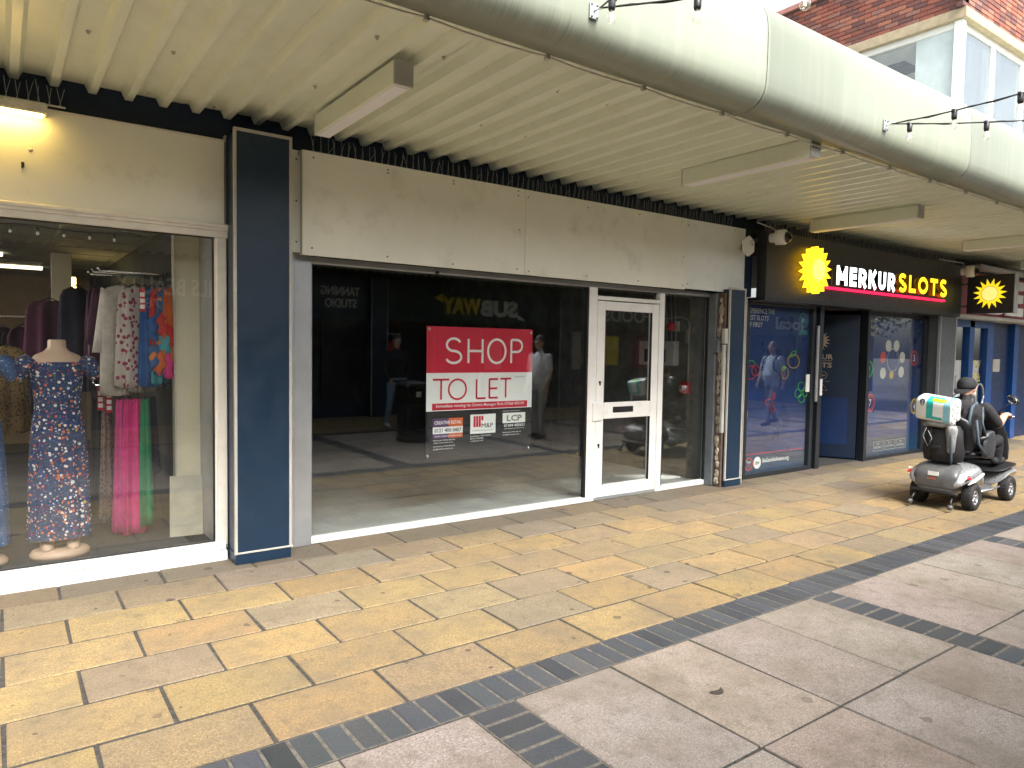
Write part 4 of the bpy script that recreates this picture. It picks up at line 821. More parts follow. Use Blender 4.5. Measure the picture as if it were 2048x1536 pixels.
MB().box(8.6, 12.3, 7.6, 7.7, 0, 2.4).box(7.0, 7.05, 5.4, 7.6, 0, 2.4).box(12.25, 12.3, 5.4, 7.6, 0, 2.4).build('inner_wall', M['doorblue'], Z); MB().box(7.0, 12.3, 5.34, 7.6, 2.16, 2.2).build('inner_ceiling', mat('brown_ceiling', (.12, .08, .06), .7), Z); MB().box(8.6, 12.3, 5.3, 7.6, -.02, .008).build('entrance_mat', M['carpet'], Z)
MB().box(8.70, 8.74, 5.2, 5.23, .9, 1.9, c=.006).build('pull_handle', M['galv'], Z); MB().box(8.56, 8.66, 5.262, 5.268, 1.03, 1.26).build('notice', M['white'], Z); MB().box(8.80, 8.85, 5.205, 5.219, .98, 1.2, c=.003).build('entry_pad', M['white'], Z)
# projecting sign
PS = thing('projecting_sign', 'black projecting box sign with yellow sun beside red fascia', 'sign', (12.44, 4.6, 2.2)); MB().box(12.43, 12.54, 4.30, 4.94, 2.2, 2.79, c=.006).build('box', M['blackpr'], PS); MB().box(12.425, 12.545, 4.28, 4.30, 2.19, 2.80, c=.003).build('edge_frame', M['galv'], PS); MB().box(12.46, 12.5, 4.94, 5.06, 2.3, 2.34).box(12.46, 12.5, 4.94, 5.06, 2.65, 2.69).build('bracket', M['steel'], PS)
M['yellowp'] = mat('yellow_print', (.72, .55, .01), .35, var=0); M['yellowp2'] = mat('pale_yellow_print', (.68, .58, .13), .35, var=0); E_p = mat('backlit_yellow', (.9, .68, .02), emit=.28); E_p2 = mat('backlit_pale_yellow', (.9, .78, .22), emit=.27)
sun_emblem(PS, (12.429, 4.62, 2.50), (0, -1, 0), EZ, .235, .118, 0, .004, E_p, E_p2, 'sun_emblem', 15)
# ================================================================ BLUE SHOP BEYOND
Q = thing('betting_shop', 'blue framed shop with red fascia beyond the slots arcade', 'shop', (14.5, 5.1, 0))
M['fred'] = mat('red_fascia', (.26, .015, .03), .4, var=.1); M['bluefr'] = mat('blue_frame', (.006, .06, .24), .35, var=.15); M['bluedk'] = mat('deep_blue_panel', (.004, .02, .075), .4, var=.1)
MB().box(12.42, 18, 5.05, 5.3, 2.2, 2.90, c=.004).build('fascia', M['fred'], Q); MB().box(12.42, 18, 5.02, 5.3, 2.14, 2.2, c=.004).build('fascia_trim', M['trim'], Q)
MB().box(12.43, 14.6, 4.75, 5.04, 2.92, 2.96).build('light_shelf', M['galv'], Q)
text('BE', (13.3, 5.0, 2.24), EX, EZ, 1.5, .6, M['whitepr'], Q, 'letter', .05, .04, True)
for x0, x1 in ((12.42, 12.5), (13.38, 13.56), (14.1, 14.36), (15.3, 15.5), (16.6, 16.8)): MB().box(x0, x1, 5.24, 5.36, 0, 2.14, c=.005).build('frame_post', M['bluefr'], Q)
MB().box(12.5, 14.1, 5.24, 5.36, 2.02, 2.14, c=.004).build('frame_head', M['bluefr'], Q); MB().box(12.5, 13.38, 5.24, 5.36, 0, .25, c=.004).box(13.56, 14.1, 5.24, 5.36, 0, .3, c=.004).build('frame_base', M['bluefr'], Q)
MB().box(12.5, 13.38, 5.30, 5.312, .25, 2.02).box(13.56, 14.1, 5.30, 5.312, .3, 2.02).build('glass_pane', M['glass'], Q)
MB().box(14.36, 18, 5.32, 5.4, 0, 2.14).build('door_panel', M['bluedk'], Q); MB().box(14.55, 14.85, 5.30, 5.32, 1.25, 1.48, c=.004).build('notice_plate', M['trim'], Q); MB().box(14.5, 15.2, 5.305, 5.32, .02, .4).build('kick_plate', M['galv'], Q)
MB().box(12.5, 18, 8, 8.1, 0, 2.5).box(12.45, 12.5, 5.4, 8, 0, 2.5).build('inner_wall', M['darkwall'], Q); MB().box(12.4, 18, 5.4, 8, 2.3, 2.4).build('inner_ceiling', M['ceil'], Q)
qt = lambda s, x, z, w, h, m: text(s, (x+w, 5.316, z), (-1, 0, 0), EZ, w, h, m, Q, bold=.03, res=2)
qt('WIN', 13.6, 1.30, .46, .16, M['yellowp']); qt('£900', 13.6, 1.08, .46, .17, M['yellowp']); MB().box(12.52, 13.1, 5.316, 5.318, .95, 1.2).build('poster', M['film_lo'], Q)
mb = MB(); c0 = Vector((13.75, 5.2, .85)); mb.tube([c0+Vector((.17*math.cos(t*.3), 0, .2*math.sin(t*.3))) for t in range(22)], .018, 8); mb.build('door_ring', M['galv'], Q)
qt('50', 13.68, .46, .2, .14, M['whitepr'])
# ================================================================ CCTV
def cctv(x, z, label, y=4.97, arm=None):
    T = thing('security_camera', label, 'camera', (x, y, z), 'dome cameras on the slots fascia'); MB().lathe([(.05, .07), (.055, .06), (.055, .0), (.085, -.0), (.088, -.10), (.075, -.115)], (x, y, z), (-.25, 1, 0), 18).build('housing', M['white'], T); MB().ell((x+.03, y-.115, z-.005), .062, .062, .062, 16, 9).build('lens_dome', mat('dome', (.01, .01, .012), .08, var=0) if 'dome' not in bpy.data.materials else bpy.data.materials['dome'], T)
    if arm: MB().tube(arm, .008, 6).build('arm', M['galv'], T)
cctv(7.30, 2.865, 'white dome camera on dark fascia beside the boarded fascia', 4.93); cctv(12.16, 2.835, 'white dome camera hanging beside the projecting sun sign', 4.86, [(12.16, 4.9, 2.87), (12.16, 4.9, 2.97), (11.5, 4.98, 2.98)])
pm = tag(MB().tube([(7.02, 5.0, 3.02), (7.3, 4.98, 2.98), (7.4, 4.97, 2.93)], .007, 6).build('loose_arm', M['galv'], None, loc=(7.02, 5.0, 3.02)), 'thin metal arm above the corner of boarded fascia', 'bracket')
# ================================================================ BRICK BUILDING
BB = thing('brick_building', 'red brick upper storey with corner window above canopy', 'building', (12.05, 5.0, 0))
M['brick'] = None
def brick_mat():
    m, t, b = newmat('facing_brick'); q = N(t); cr = q.n('ValToRGB'); e = cr.color_ramp.elements; cols = ((.21, .07, .05), (.27, .09, .06), (.16, .066, .056), (.31, .125, .08), (.23, .115, .09), (.125, .058, .054))
    while len(e) < 6: e.new(.5)
    for i in range(6): e[i].position = i/6; e[i].color = (*cols[i], 1)
    cr.color_ramp.interpolation = 'CONSTANT'; q.lk(q.obj('Random'), cr.inputs[0]); n1 = q.noise(60, det=4); c = q.mix(1.0, cr.outputs[0], q.rng(n1, .25, .75, .6, 1.4), 'MULTIPLY'); q.set(b.inputs['Base Color'], c); b.inputs['Roughness'].default_value = .9; q.bump(n1, .6, .006, b); return m
M['brick'] = brick_mat(); M['bmortar'] = mat('dark_mortar', (.12, .095, .08), .95, var=.2, vs=20); M['stone'] = mat('sandstone', (.40, .33, .22), .85, var=.15, vs=9, bump=.2)
bme = [None, None]; cands = []
for i, (l, w) in enumerate(((.216, .10), (.216, .10))):
    V_, F_ = cham(-.108, .108, -.05, .05, -.0325, .0325, .004); bme[i] = MB().add(V_, F_).mesh('brick', M['brick'])
zc = 6.86
for r in range(30):
    z = zc+.0325+r*.075
    if z > 8.3: break
    for k in range(40):
        s = .11+k*.2265+(r % 2)*.113
        if z < 7.82: cands.append((12.05+.05, 5.0+s, z, math.pi/2))
        if k < 26: cands.append((12.05+s-.1*(r % 2 == 0), 5.0+.05, z, 0))
def bvis(c):
    p = proj(c[:3]); return (1500 < p[0] < 2100 and -30 < p[1] < (p[0]-1530)*.53+20)
vis_b = sorted([c for c in cands if bvis(c)], key=lambda c: (Vector(c[:3])-CAMP).length)
for c in vis_b[:300]:
    o = bpy.data.objects.new('brick', bme[0]); C.objects.link(o); o.parent = BB; o.location = Vector(c[:3])-org(BB)+Vector((random.uniform(-.003, .003),)*2+(0,)); o.rotation_euler.z = c[3]
rest = vis_b[300:]+[c for c in cands if not bvis(c)]
for g_ in range(6):
    mb = MB()
    for c in rest[g_::6]:
        a, b = (.05, .108) if c[3] else (.108, .05); mb.box(c[0]-a, c[0]+a, c[1]-b, c[1]+b, c[2]-.0325, c[2]+.0325)
    o = mb.build('more_brickwork', M['brick'], BB); o['kind'] = 'stuff'
MB().box(12.06, 18, 5.012, 5.3, 6.84, 9.1).box(12.062, 12.3, 5.012, 14, 6.84, 7.86).build('wall', M['bmortar'], BB)
MB().box(12.0, 12.34, 4.98, 14, 7.86, 7.95, c=.006).build('coping', mat('pink_coping', (.42, .2, .16), .8), BB)
MB().box(12.02, 18, 4.97, 5.3, 6.70, 6.858, c=.008).box(12.021, 12.35, 5.3, 14, 6.70, 6.858, c=.008).build('lintel', M['stone'], BB)
mb = MB()
for y in (5.12, 8.2, 9.4): mb.tube([(12.15, y+2.2, 7.95), (12.15, y+2.2, 8.6)], .025, 8)
mb.tube([(12.15, 6.9, 8.55), (12.15, 13, 8.55)], .028, 8); mb.build('roof_rail', M['galv'], BB)
wf = MB().box(12.06, 12.18, 5.03, 5.16, 3.8, 6.70, c=.006).box(12.10, 12.16, 5.16, 9.5, 6.60, 6.70, c=.006).box(12.18, 18, 5.08, 5.14, 6.60, 6.70, c=.006)
for x in (13.28, 14.5, 15.8): wf.box(x, x+.09, 5.06, 5.15, 3.8, 6.6, c=.006)
for y in (8.0,): wf.box(12.09, 12.17, y, y+.09, 3.8, 6.6, c=.006)
wf.build('window_frame', M['upvc'], BB)
MB().box(12.12, 12.13, 5.74, 8.0, 3.8, 6.6).build('glass_pane', M['glass_old'], BB); MB().box(12.12, 12.135, 5.16, 5.74, 3.8, 6.6).build('infill_panel', mat('pale_blue_panel', (.50, .58, .58), .5, var=.08, vs=5), BB)
for x0, x1 in ((12.18, 13.28), (13.37, 14.5), (14.59, 15.8)): MB().box(x0, x1, 5.10, 5.11, 3.8, 6.6).build('glass_pane', M['glass_up'], BB)
MB().box(12.2, 18, 5.2, 12, 6.58, 6.69).build('room_ceiling', mat('office_ceiling', (.6, .6, .58), .8, var=.05), BB); MB().box(12.25, 18, 12, 12.1, 3.7, 6.6).box(17.9, 18, 5.3, 12, 3.7, 6.6).build('room_wall', M['white'], BB); MB().box(12.2, 18, 5.2, 12, 3.6, 3.7).build('room_floor', M['carpet'], BB)
mb = MB()
for x, y in ((12.7, 6.2), (12.7, 7.6), (14.4, 6.3), (14.4, 7.8)): mb.box(x, x+.6, y, y+1.15, 6.555, 6.582)
mb.build('ceiling_fitting', M['steel'], BB)
MB().box(12.0, 18, 5.02, 14, 3.4, 3.82).build('base_roof', M['bmortar'], BB)
# flat roof over the low shops
RF = thing('flat_roof', 'flat roof over the low shop units', 'roof', (4, 8, 3.8)); MB().box(-4, 12.0, 5.4, 14, 3.6, 3.85).build('roof_slab', M['mortar'], RF)
# ================================================================ FESTOON LIGHTS
M['bulb'] = glass_mat('bulb_glass', 1.4, (.97, .97, .95), .35); E_f = mat('filament', (1, .72, .3), emit=3)
hold_me = MB().lathe([(.008, .03), (.021, .022), (.021, -.03), (.017, -.045)], (0, 0, 0), n=10).box(-.03, .03, -.012, .012, .01, .032, c=.003).mesh('bulb_holder', M['black'])
bulb_me = MB().lathe([(.012, 0), (.014, -.012), (.024, -.03), (.0275, -.048), (.024, -.066), (.012, -.076), (.001, -.078)], (0, 0, 0), n=14).mesh('bulb', M['bulb'])
fil_me = MB().tube([(-.006, 0, -.02), (-.006, 0, -.055)], .002, 5).tube([(.006, 0, -.02), (.006, 0, -.055)], .002, 5).mesh('filament', E_f)
def festoon(ax, bx, label, ph):
    A = Vector((ax, 2.70, 3.245)); B_ = Vector((bx, -1.06, 3.245)); T = thing('festoon_light', label, 'festoon light', A, 'festoon strings across the walkway'); L = (B_-A).length
    P = lambda t: A.lerp(B_, t)+Vector((0, 0, -.16*4*t*(1-t)))
    MB().tube([P(k/24) for k in range(25)], .0048, 6).tube([P(k/24)+Vector((.004, 0, .008*math.sin(k*2.1))) for k in range(25)], .0028, 5).build('cable', M['black'], T)
    s = ph
    while s < L-.1:
        p = P(s/L); h = link('bulb_holder', hold_me, T); h.scale = (.85, .85, .85); h.location = p-org(T)-Vector((0, 0, .02)); b = link('bulb', bulb_me, h); b.location = (0, 0, -.045); b.rotation_euler = (0, random.uniform(-.1, .1), 0); q_ = link('filament', fil_me, b); s += .47
def anchor(x, label):
    T = thing('anchor_plate', label, 'bracket', (x, 2.745, 3.245), 'festoon anchor plates'); MB().box(x-.028, x+.028, 2.737, 2.746, 3.205, 3.285, c=.002).build('plate', M['galv'], T); MB().tube([(x, 2.737, 3.245), (x, 2.70, 3.245), (x, 2.685, 3.25), (x, 2.675, 3.245), (x, 2.685, 3.238), (x, 2.70, 3.242)], .005, 6).build('eye_bolt', M['chrome'], T)
    mb = MB()
    for dx, dz in ((-.018, .03), (.018, .03), (-.018, -.03), (.018, -.03)): mb.lathe([(.006, 0), (.006, -.005)], (x+dx, 2.737, 3.245+dz), (0, 1, 0), 6)
    mb.build('screws', M['steel'], T)
for i, x in enumerate((2.455, 5.375)):
    nm = ('over the boarded fascia', 'near the brick corner window')[i]; anchor(x, 'small metal anchor plate on canopy edge '+nm)
    festoon(x, x-1.46, 'festoon bulb string '+nm+', slanting toward the dress shop end', .55 if i else .16); festoon(x, x+1.46, 'festoon bulb string '+nm+', slanting toward the slots end', .12 if i else .5)
# ================================================================ BODIES
SK = mat('skin', (.50, .30, .22), .5, var=.08, vs=20); HAIRD = mat('dark_hair', (.02, .015, .012), .6, var=.2, vs=60); HAIRG = mat('grey_hair', (.09, .075, .065), .7, var=.2, vs=60)
def ringv(c, u, v, a, b, n=14): 
    c = Vector(c); return [c+u*(a*math.cos(2*math.pi*k/n))+v*(b*math.sin(2*math.pi*k/n)) for k in range(n)]
class Body:
    def __init__(s): s.mb = MB(); s.seg = []
    def limb(s, pts, mi):
        """pts: list of (point, radius); rounded ends"""
        P = [Vector(p) for p, r in pts]; R_ = [r for p, r in pts]
        d0 = (P[0]-P[1]).normalized(); d1 = (P[-1]-P[-2]).normalized()
        PP = [P[0]+d0*R_[0]*.9, P[0]+d0*R_[0]*.6]+P+[P[-1]+d1*R_[-1]*.6, P[-1]+d1*R_[-1]*.9]; RR = [R_[0]*.35, R_[0]*.78]+R_+[R_[-1]*.78, R_[-1]*.35]
        s.mb.tube(PP, RR, 12)
        for i in range(len(P)-1): s.seg.append((P[i], P[i+1], R_[i], R_[i+1], mi))
    def trunk(s, rings, mi):
        """rings: (center, u, v, a, b)"""
        s.mb.loft([ringv(*r, n=20) for r in rings])
        for i in range(len(rings)-1):
            for k in (-.55, 0, .55):
                p, q = rings[i], rings[i+1]; s.seg.append((Vector(p[0])+p[1]*p[3]*k, Vector(q[0])+q[1]*q[3]*k, p[4], q[4], mi))
    def ell(s, c, a, b, h, mi, R=None, w=1.0):
        s.mb.ell(c, a, b, h, 16, 11, R=R); c = Vector(c); r = min(a, b, h)*w; s.seg.append((c, c+Vector((0, 0, 1e-4)), r, r, mi))
    def hand(s, wr, d, side, curl, mi, k=1.0):
        """wr wrist, d finger direction, side = thumb direction, curl = direction fingers bend to"""
        d = Vector(d).normalized(); side = Vector(side); side = (side-d*side.dot(d)).normalized(); curl = Vector(curl); curl = (curl-d*curl.dot(d)-side*curl.dot(side)).normalized(); wr = Vector(wr)
        s.limb([(wr, .024*k), (wr+d*.045*k, .027*k), (wr+d*.08*k, .026*k)], mi); s.limb([(wr+d*.04*k+side*.018*k, .018*k), (wr+d*.085*k+side*.022*k, .015*k)], mi); s.limb([(wr+d*.04*k-side*.018*k, .018*k), (wr+d*.085*k-side*.022*k, .015*k)], mi)
        for i, L in enumerate((.072, .08, .075, .058)):
            b = wr+d*.085*k+side*(.030-.02*i)*k; m_ = b+d*L*.5*k+curl*L*.25*k; e = m_+d*L*.15*k+curl*L*.5*k; s.limb([(b, .0095*k), (m_, .009*k), (e, .008*k)], mi)
        b = wr+d*.025*k+side*.028*k; s.limb([(b, .012*k), (b+d*.03*k+side*.028*k, .011*k), (b+d*.06*k+side*.03*k+curl*.015*k, .009*k)], mi)
    def build(s, name, mats, parent, voxel=.012, loc=None):
        me = s.mb.mesh('tmp', mats[0]); o = bpy.data.objects.new('tmp', me); C.objects.link(o)
        r = o.modifiers.new('r', 'REMESH'); r.mode = 'VOXEL'; r.voxel_size = voxel; r.use_smooth_shade = True; q = o.modifiers.new('s', 'SMOOTH'); q.factor = .5; q.iterations = 4
        bpy.context.view_layer.update(); m2 = bpy.data.meshes.new_from_object(o.evaluated_get(bpy.context.evaluated_depsgraph_get())); bpy.data.objects.remove(o); bpy.data.meshes.remove(me)
        m2.name = name; m2.materials.clear()
        for m in mats: m2.materials.append(m)
        n = len(m2.polygons); cen = np.zeros(n*3); m2.polygons.foreach_get('center', cen); cen = cen.reshape(-1, 3); best = np.full(n, 1e9); idx = np.zeros(n, int)
        for a, b, ra, rb, mi in s.seg:
            a = np.array(a); b = np.array(b); ab = b-a; t = np.clip(((cen-a)@ab)/max(ab@ab, 1e-12), 0, 1); d = np.linalg.norm(cen-(a+t[:, None]*ab), axis=1)-(ra+(rb-ra)*t); w = d < best; best[w] = d[w]; idx[w] = mi
        m2.polygons.foreach_set('material_index', idx.astype(np.int32)); m2.polygons.foreach_set('use_smooth', [True]*n)
        off = org(parent)
        for v in m2.vertices: v.co -= off
        m2.update(); return link(name, m2, parent)
def standing(name, label, loc, face, mats, ph, step=.0, arms=((.04, .0), (-.04, .0)), elbow=(.1, .1), belly=0., hair='short', H_=1.0, width=1.0):
    """mats: skin, hair, top, bottom, shoes; face = heading angle of the forward axis; step = stride"""
    T = thing(name, label, 'person', (*loc, 0)); B_ = Body(); F_ = Vector((math.cos(face), math.sin(face), 0)); S_ = Vector((F_.y, -F_.x, 0)); U_ = Vector((0, 0, 1)); O = Vector((*loc, 0))
    P = lambda x, y, z: O+S_*(x*width)*H_+F_*(y*H_)+U_*(z*H_)
    B_.trunk([(P(0, .0, .86), S_, F_, .155, .10+belly*.2), (P(0, .0, .93), S_, F_, .17, .12+belly*.4)], 3)
    B_.trunk([(P(0, .0+belly*.3, .93), S_, F_, .172*width, .118+belly*.6), (P(0, belly*.6, 1.05), S_, F_, .16*width+belly*.3, .112+belly), (P(0, belly*.3, 1.18), S_, F_, .165*width+belly*.2, .115+belly*.6), (P(0, .0, 1.32), S_, F_, .185*width, .12), (P(0, -.01, 1.41), S_, F_, .17, .095), (P(0, -.01, 1.465), S_, F_, .09, .07)], 2)
    B_.limb([(P(0, -.01, 1.45), .058), (P(0, .01, 1.54), .054)], 0)
    B_.ell(P(0, .025, 1.64), .074*H_, .074*H_, .115*H_, 0); B_.limb([(P(0, .05, 1.575), .045), (P(0, .075, 1.56), .032)], 0); B_.limb([(P(0, .095, 1.645), .012), (P(0, .115, 1.615), .016)], 0)
    for s in (-1, 1): B_.limb([(P(s*.078/width, .02, 1.66), .014), (P(s*.08/width, .015, 1.62), .012)], 0); B_.limb([(P(s*.03/width, .085, 1.665), .014), (P(s*.05/width, .075, 1.668), .012)], 0)
    B_.ell(P(0, .0, 1.685), .083*H_, .083*H_, .09*H_, 1, w=1.12)
    for i, s in enumerate((-1, 1)):
        st = step*s; kn = max(0, -st)
        hip, knee, ank = P(s*.09, 0, .90), P(s*.10, st*.55+.03+kn*.15, .49), P(s*.105, st-kn*.12, .085+kn*.16)
        B_.limb([(hip, .088), (hip.lerp(knee, .5), .076), (knee, .058), (knee.lerp(ank, .4), .056), (ank, .045)], 3)
        B_.limb([(ank+U_*-.03-F_*.05, .04), (ank-U_*.045+F_*.06, .04), (ank-U_*.052+F_*.15, .032)], 4)
        sw, _ = arms[i]; e = elbow[i]; sh, el = P(s*.185, 0, 1.40), P(s*.235, sw*.5-.02, 1.12); wr = el+(F_*(sw*.5+math.sin(e)*.25)+U_*(-math.cos(e)*.25))*H_+S_*(-s*.02)
        B_.limb([(sh, .062), (sh.lerp(el, .5), .054), (el, .045)] if not ph.get('short') else [(sh, .064), (sh.lerp(el, .75), .058)], 2)
        if ph.get('short'): B_.limb([(sh.lerp(el, .7), .046), (el, .041), (el.lerp(wr, .4), .04), (wr, .028)], 0)
        else: B_.limb([(el, .045), (el.lerp(wr, .5), .042), (wr, .034)], 2)
        d = (wr-el).normalized(); B_.hand(wr, d, F_ if abs(d.z) > .7 else U_, -S_*s*.6+F_*.4, 0, .95)
    B_.build('body', mats, T, .012); mb = MB()
    for s in (-1, 1): mb.ell(P(s*.032/width, .091, 1.65), .010, .010, .006, 8, 6)
    mb.build('eyes', M['black'], T); MB().box(-.02, .02, -.004, .004, -.003, .003).mesh('mouth', M['redpl'])
    return T, P, S_, F_
clo = lambda n, c: mat(n, c, .85, var=.15, vs=12)
JB, JN, WT, GT, SH, GS, DT = clo('black_jacket', (.02, .021, .025)), clo('pale_jeans', (.22, .32, .42)), clo('white_tshirt', (.72, .73, .75)), clo('grey_joggers', (.33, .33, .32)), clo('dark_shoes', (.02, .02, .02)), clo('pale_blue_shirt', (.35, .42, .52)), clo('khaki_trousers', (.16, .15, .13)); WS = clo('white_trainers', (.6, .6, .58))
standing('person', 'person in black jacket and pale jeans walking by the litter bin', (5.95, -1.2), math.radians(95), [SK, HAIRD, JB, JN, WS], {}, .18, ((.1, 0), (-.1, 0)), (.7, .5))
standing('person', 'person in white t-shirt and grey joggers standing near the scooter', (7.5, 1.12), math.radians(175), [SK, HAIRD, WT, GT, SH], {'short': 1}, .03, ((.05, 0), (.05, 0)), (.25, .2), .045, width=1.1)
Tb, Pb, Sb, Fb = standing('person', 'person in pale blue shirt with backpack walking past the slots window', (13.2, 1.65), math.radians(190), [SK, HAIRG, GS, DT, SH], {'short': 1}, .22, ((.1, 0), (-.12, 0)), (.3, .3), .05, width=1.12)
mb = MB()
for s in (-1, 1): mb.tube([Pb(s*.12, -.12, 1.40), Pb(s*.12, -.02, 1.47), Pb(s*.125, .115, 1.38), Pb(s*.14, .13, 1.2), Pb(s*.17, 0, 1.08)], .018, 8)
mb.build('backpack_strap', M['black'], Tb); q_ = MB(); q_.loft([ringv(Pb(0, -.2, z), Sb, Fb, a, b, 18) for z, a, b in ((1.0, .12, .05), (1.05, .16, .085), (1.3, .16, .09), (1.42, .13, .07), (1.46, .08, .04))]); q_.build('backpack', M['black'], Tb)
# litter bin in the walkway
LB = thing('litter_bin', 'black square litter bin with domed lid on the walkway', 'bin', (5.35, .42, 0)); bx, by_ = 5.35, .42
def sq(z, h, c=.05): return [(bx+dx, by_+dy, z) for dx, dy in ((h-c, -h), (h, -h+c), (h, h-c), (h-c, h), (-h+c, h), (-h, h-c), (-h, -h+c), (-h+c, -h))]
MB().loft([sq(0, .25), sq(.08, .255), sq(.1, .235), sq(.68, .235), sq(.70, .25)], smooth=False).build('bin_body', M['black'], LB); MB().loft([sq(.95, .25), sq(1.02, .26), sq(1.06, .24), sq(1.10, .15), sq(1.11, .05, .02)], smooth=False).build('lid', M['black'], LB)
for dx in (-1, 1):
    for dy in (-1, 1): MB().box(bx+dx*.2-.03, bx+dx*.2+.03, by_+dy*.2-.03, by_+dy*.2+.03, .69, .96).build('post', M['black'], LB)
MB().box(bx-.21, bx+.21, by_-.21, by_+.21, .7, .93).build('liner', M['black'], LB); MB().box(bx-.05, bx+.05, by_+.236, by_+.238, .82, .92).build('sticker', M['white'], LB)
# ================================================================ MOBILITY SCOOTER
SX, SY = 0.0, 3.24
SCT = thing('mobility_scooter', 'silver and black four wheeled mobility scooter on yellow paving', 'scooter', (8.3, SY, 0))
M['silver'] = mat('silver_paint', (.40, .41, .42), .3, .55, var=.06, vs=8, dirt=.2, dcol=(.2, .19, .17), ds=12, coat=.4); M['dsilver'] = mat('grey_satin', (.11, .112, .115), .42, .2, var=.15, vs=10, dirt=.35, dcol=(.2, .19, .16), ds=10); M['vinyl'] = mat('black_vinyl', (.008, .008, .009), .38, var=.2, vs=20, bump=.15, bs=60); M['bagcl'] = mat('black_nylon', (.009, .0095, .011), .7, var=.25, vs=25, bump=.3, bs=50); M['strap'] = mat('blue_grey_strap', (.06, .085, .11), .7, var=.15); M['palebag'] = mat('pale_plastic_bag', (.22, .22, .215), .5, var=.3, vs=15, bump=.4, bs=30); M['mirror'] = mat('mirror_glass', (.7, .75, .8), .05, 1, var=0)
def shell(name, secs, m, T=SCT, smooth=True):
    """secs: (x, list of (half width, z)) half profile bottom centre -> top centre"""
    mb = MB(); rings = []
    for x, h in secs: rings.append([(x, SY-w, z) for w, z in h]+[(x, SY+w, z) for w, z in h[::-1]])
    mb.loft(rings, 0, smooth); o = mb.build(name, m, T)
    b = o.modifiers.new('bevel', 'SUBSURF'); b.levels = 1; b.render_levels = 2; return o
def rp(w, zb, zm, zt, inner=.165): return [(.001, zb), (inner*.7, zb), (inner, zb+.01), (inner+.008, zm-.02), (w-.03, zm), (w, zm+.02), (w*.985, (zm+zt)/2), (w*.86, zt-.03), (w*.62, zt-.004), (.001, zt)]
shell('rear_shroud', [(7.60, rp(.20, .20, .25, .30, .14)), (7.615, rp(.245, .17, .23, .345)), (7.68, rp(.278, .15, .275, .395)), (7.78, rp(.29, .14, .292, .43)), (7.90, rp(.292, .14, .292, .455)), (8.02, rp(.288, .14, .275, .46)), (8.11, rp(.262, .14, .20, .43)), (8.17, rp(.235, .14, .18, .30))], M['silver'])
shell('rear_panel', [(7.588, [(.001, .20), (.15, .20), (.19, .21), (.205, .26), (.195, .325), (.15, .345), (.001, .35)]), (7.64, [(.001, .19), (.17, .19), (.21, .21), (.225, .27), (.21, .375), (.16, .40), (.001, .405)]), (7.74, [(.001, .3), (.17, .3), (.2, .32), (.21, .36), (.195, .42), (.15, .445), (.001, .45)]), (7.88, [(.001, .38), (.13, .38), (.15, .39), (.16, .42), (.15, .455), (.11, .468), (.001, .47)])], M['dsilver'])
shell('rear_bumper', [(7.565, [(.001, .165), (.2, .165), (.215, .17), (.218, .18), (.2, .19), (.001, .19)]), (7.60, [(.001, .15), (.23, .15), (.245, .155), (.247, .18), (.23, .195), (.001, .2)]), (7.7, [(.001, .13), (.16, .13), (.165, .14), (.165, .16), (.16, .17), (.001, .18)])], M['black'])
shell('footwell', [(8.10, [(.001, .11), (.19, .11), (.205, .12), (.21, .15), (.2, .165), (.001, .166)]), (8.4, [(.001, .11), (.19, .11), (.205, .12), (.21, .15), (.2, .165), (.001, .166)]), (8.66, [(.001, .11), (.17, .11), (.18, .12), (.185, .15), (.18, .18), (.001, .185)])], M['dsilver'])
shell('front_fender', [(8.56, rp(.20, .13, .16, .19, .14)), (8.60, rp(.265, .14, .22, .27, .15)), (8.67, rp(.292, .15, .285, .335, .15)), (8.78, rp(.296, .15, .292, .362, .15)), (8.90, rp(.285, .16, .27, .37, .15)), (9.0, rp(.24, .17, .23, .35, .13)), (9.05, rp(.17, .2, .24, .31, .1))], M['silver'])
shell('foot_plate', [(8.52, [(.001, .30), (.19, .30), (.215, .305), (.22, .312), (.2, .32), (.001, .322)]), (8.62, [(.001, .335), (.25, .335), (.28, .34), (.285, .35), (.26, .36), (.001, .362)]), (8.85, [(.001, .37), (.27, .37), (.298, .375), (.302, .386), (.28, .396), (.001, .398)]), (8.98, [(.001, .37), (.2, .37), (.235, .375), (.24, .385), (.22, .393), (.001, .395)])], M['black'])
for s in (-1, 1):
    MB().tube([(8.08, SY+s*.215, .15), (8.4, SY+s*.222, .148), (8.62, SY+s*.215, .155)], .012, 8).build('side_rail', M['silver'], SCT)
    # pale swoosh and tail lamp on each flank
    yy = SY+s*.2895
    MB().tube([(7.70, SY+s*.272, .272), (7.80, yy-s*.006, .295), (7.90, yy-s*.004, .325), (8.0, yy-s*.006, .345), (8.07, SY+s*.268, .352)], [.006, .014, .018, .014, .006], 8).build('pale_stripe', M['white'], SCT)
    MB().ell((7.70, SY+s*.281, .335), .055, .008, .014, 14, 7).build('tail_lamp', M['redpl'], SCT); MB().ell((7.71, SY+s*.279, .37), .05, .006, .008, 14, 7).build('side_marker', M['white'], SCT)
    T = MB().lathe([(.012, -.02), (.024, -.018), (.026, 0), (.024, .018), (.012, .02)], (7.53, SY+s*.19, .05), (0, 1, 0), 12).build('tip_wheel', M['dsilver'], SCT); MB().tube([(7.53, SY+s*.19, .05), (7.56, SY+s*.18, .10), (7.63, SY+s*.17, .17)], .012, 8).build('tip_arm', M['black'], SCT)
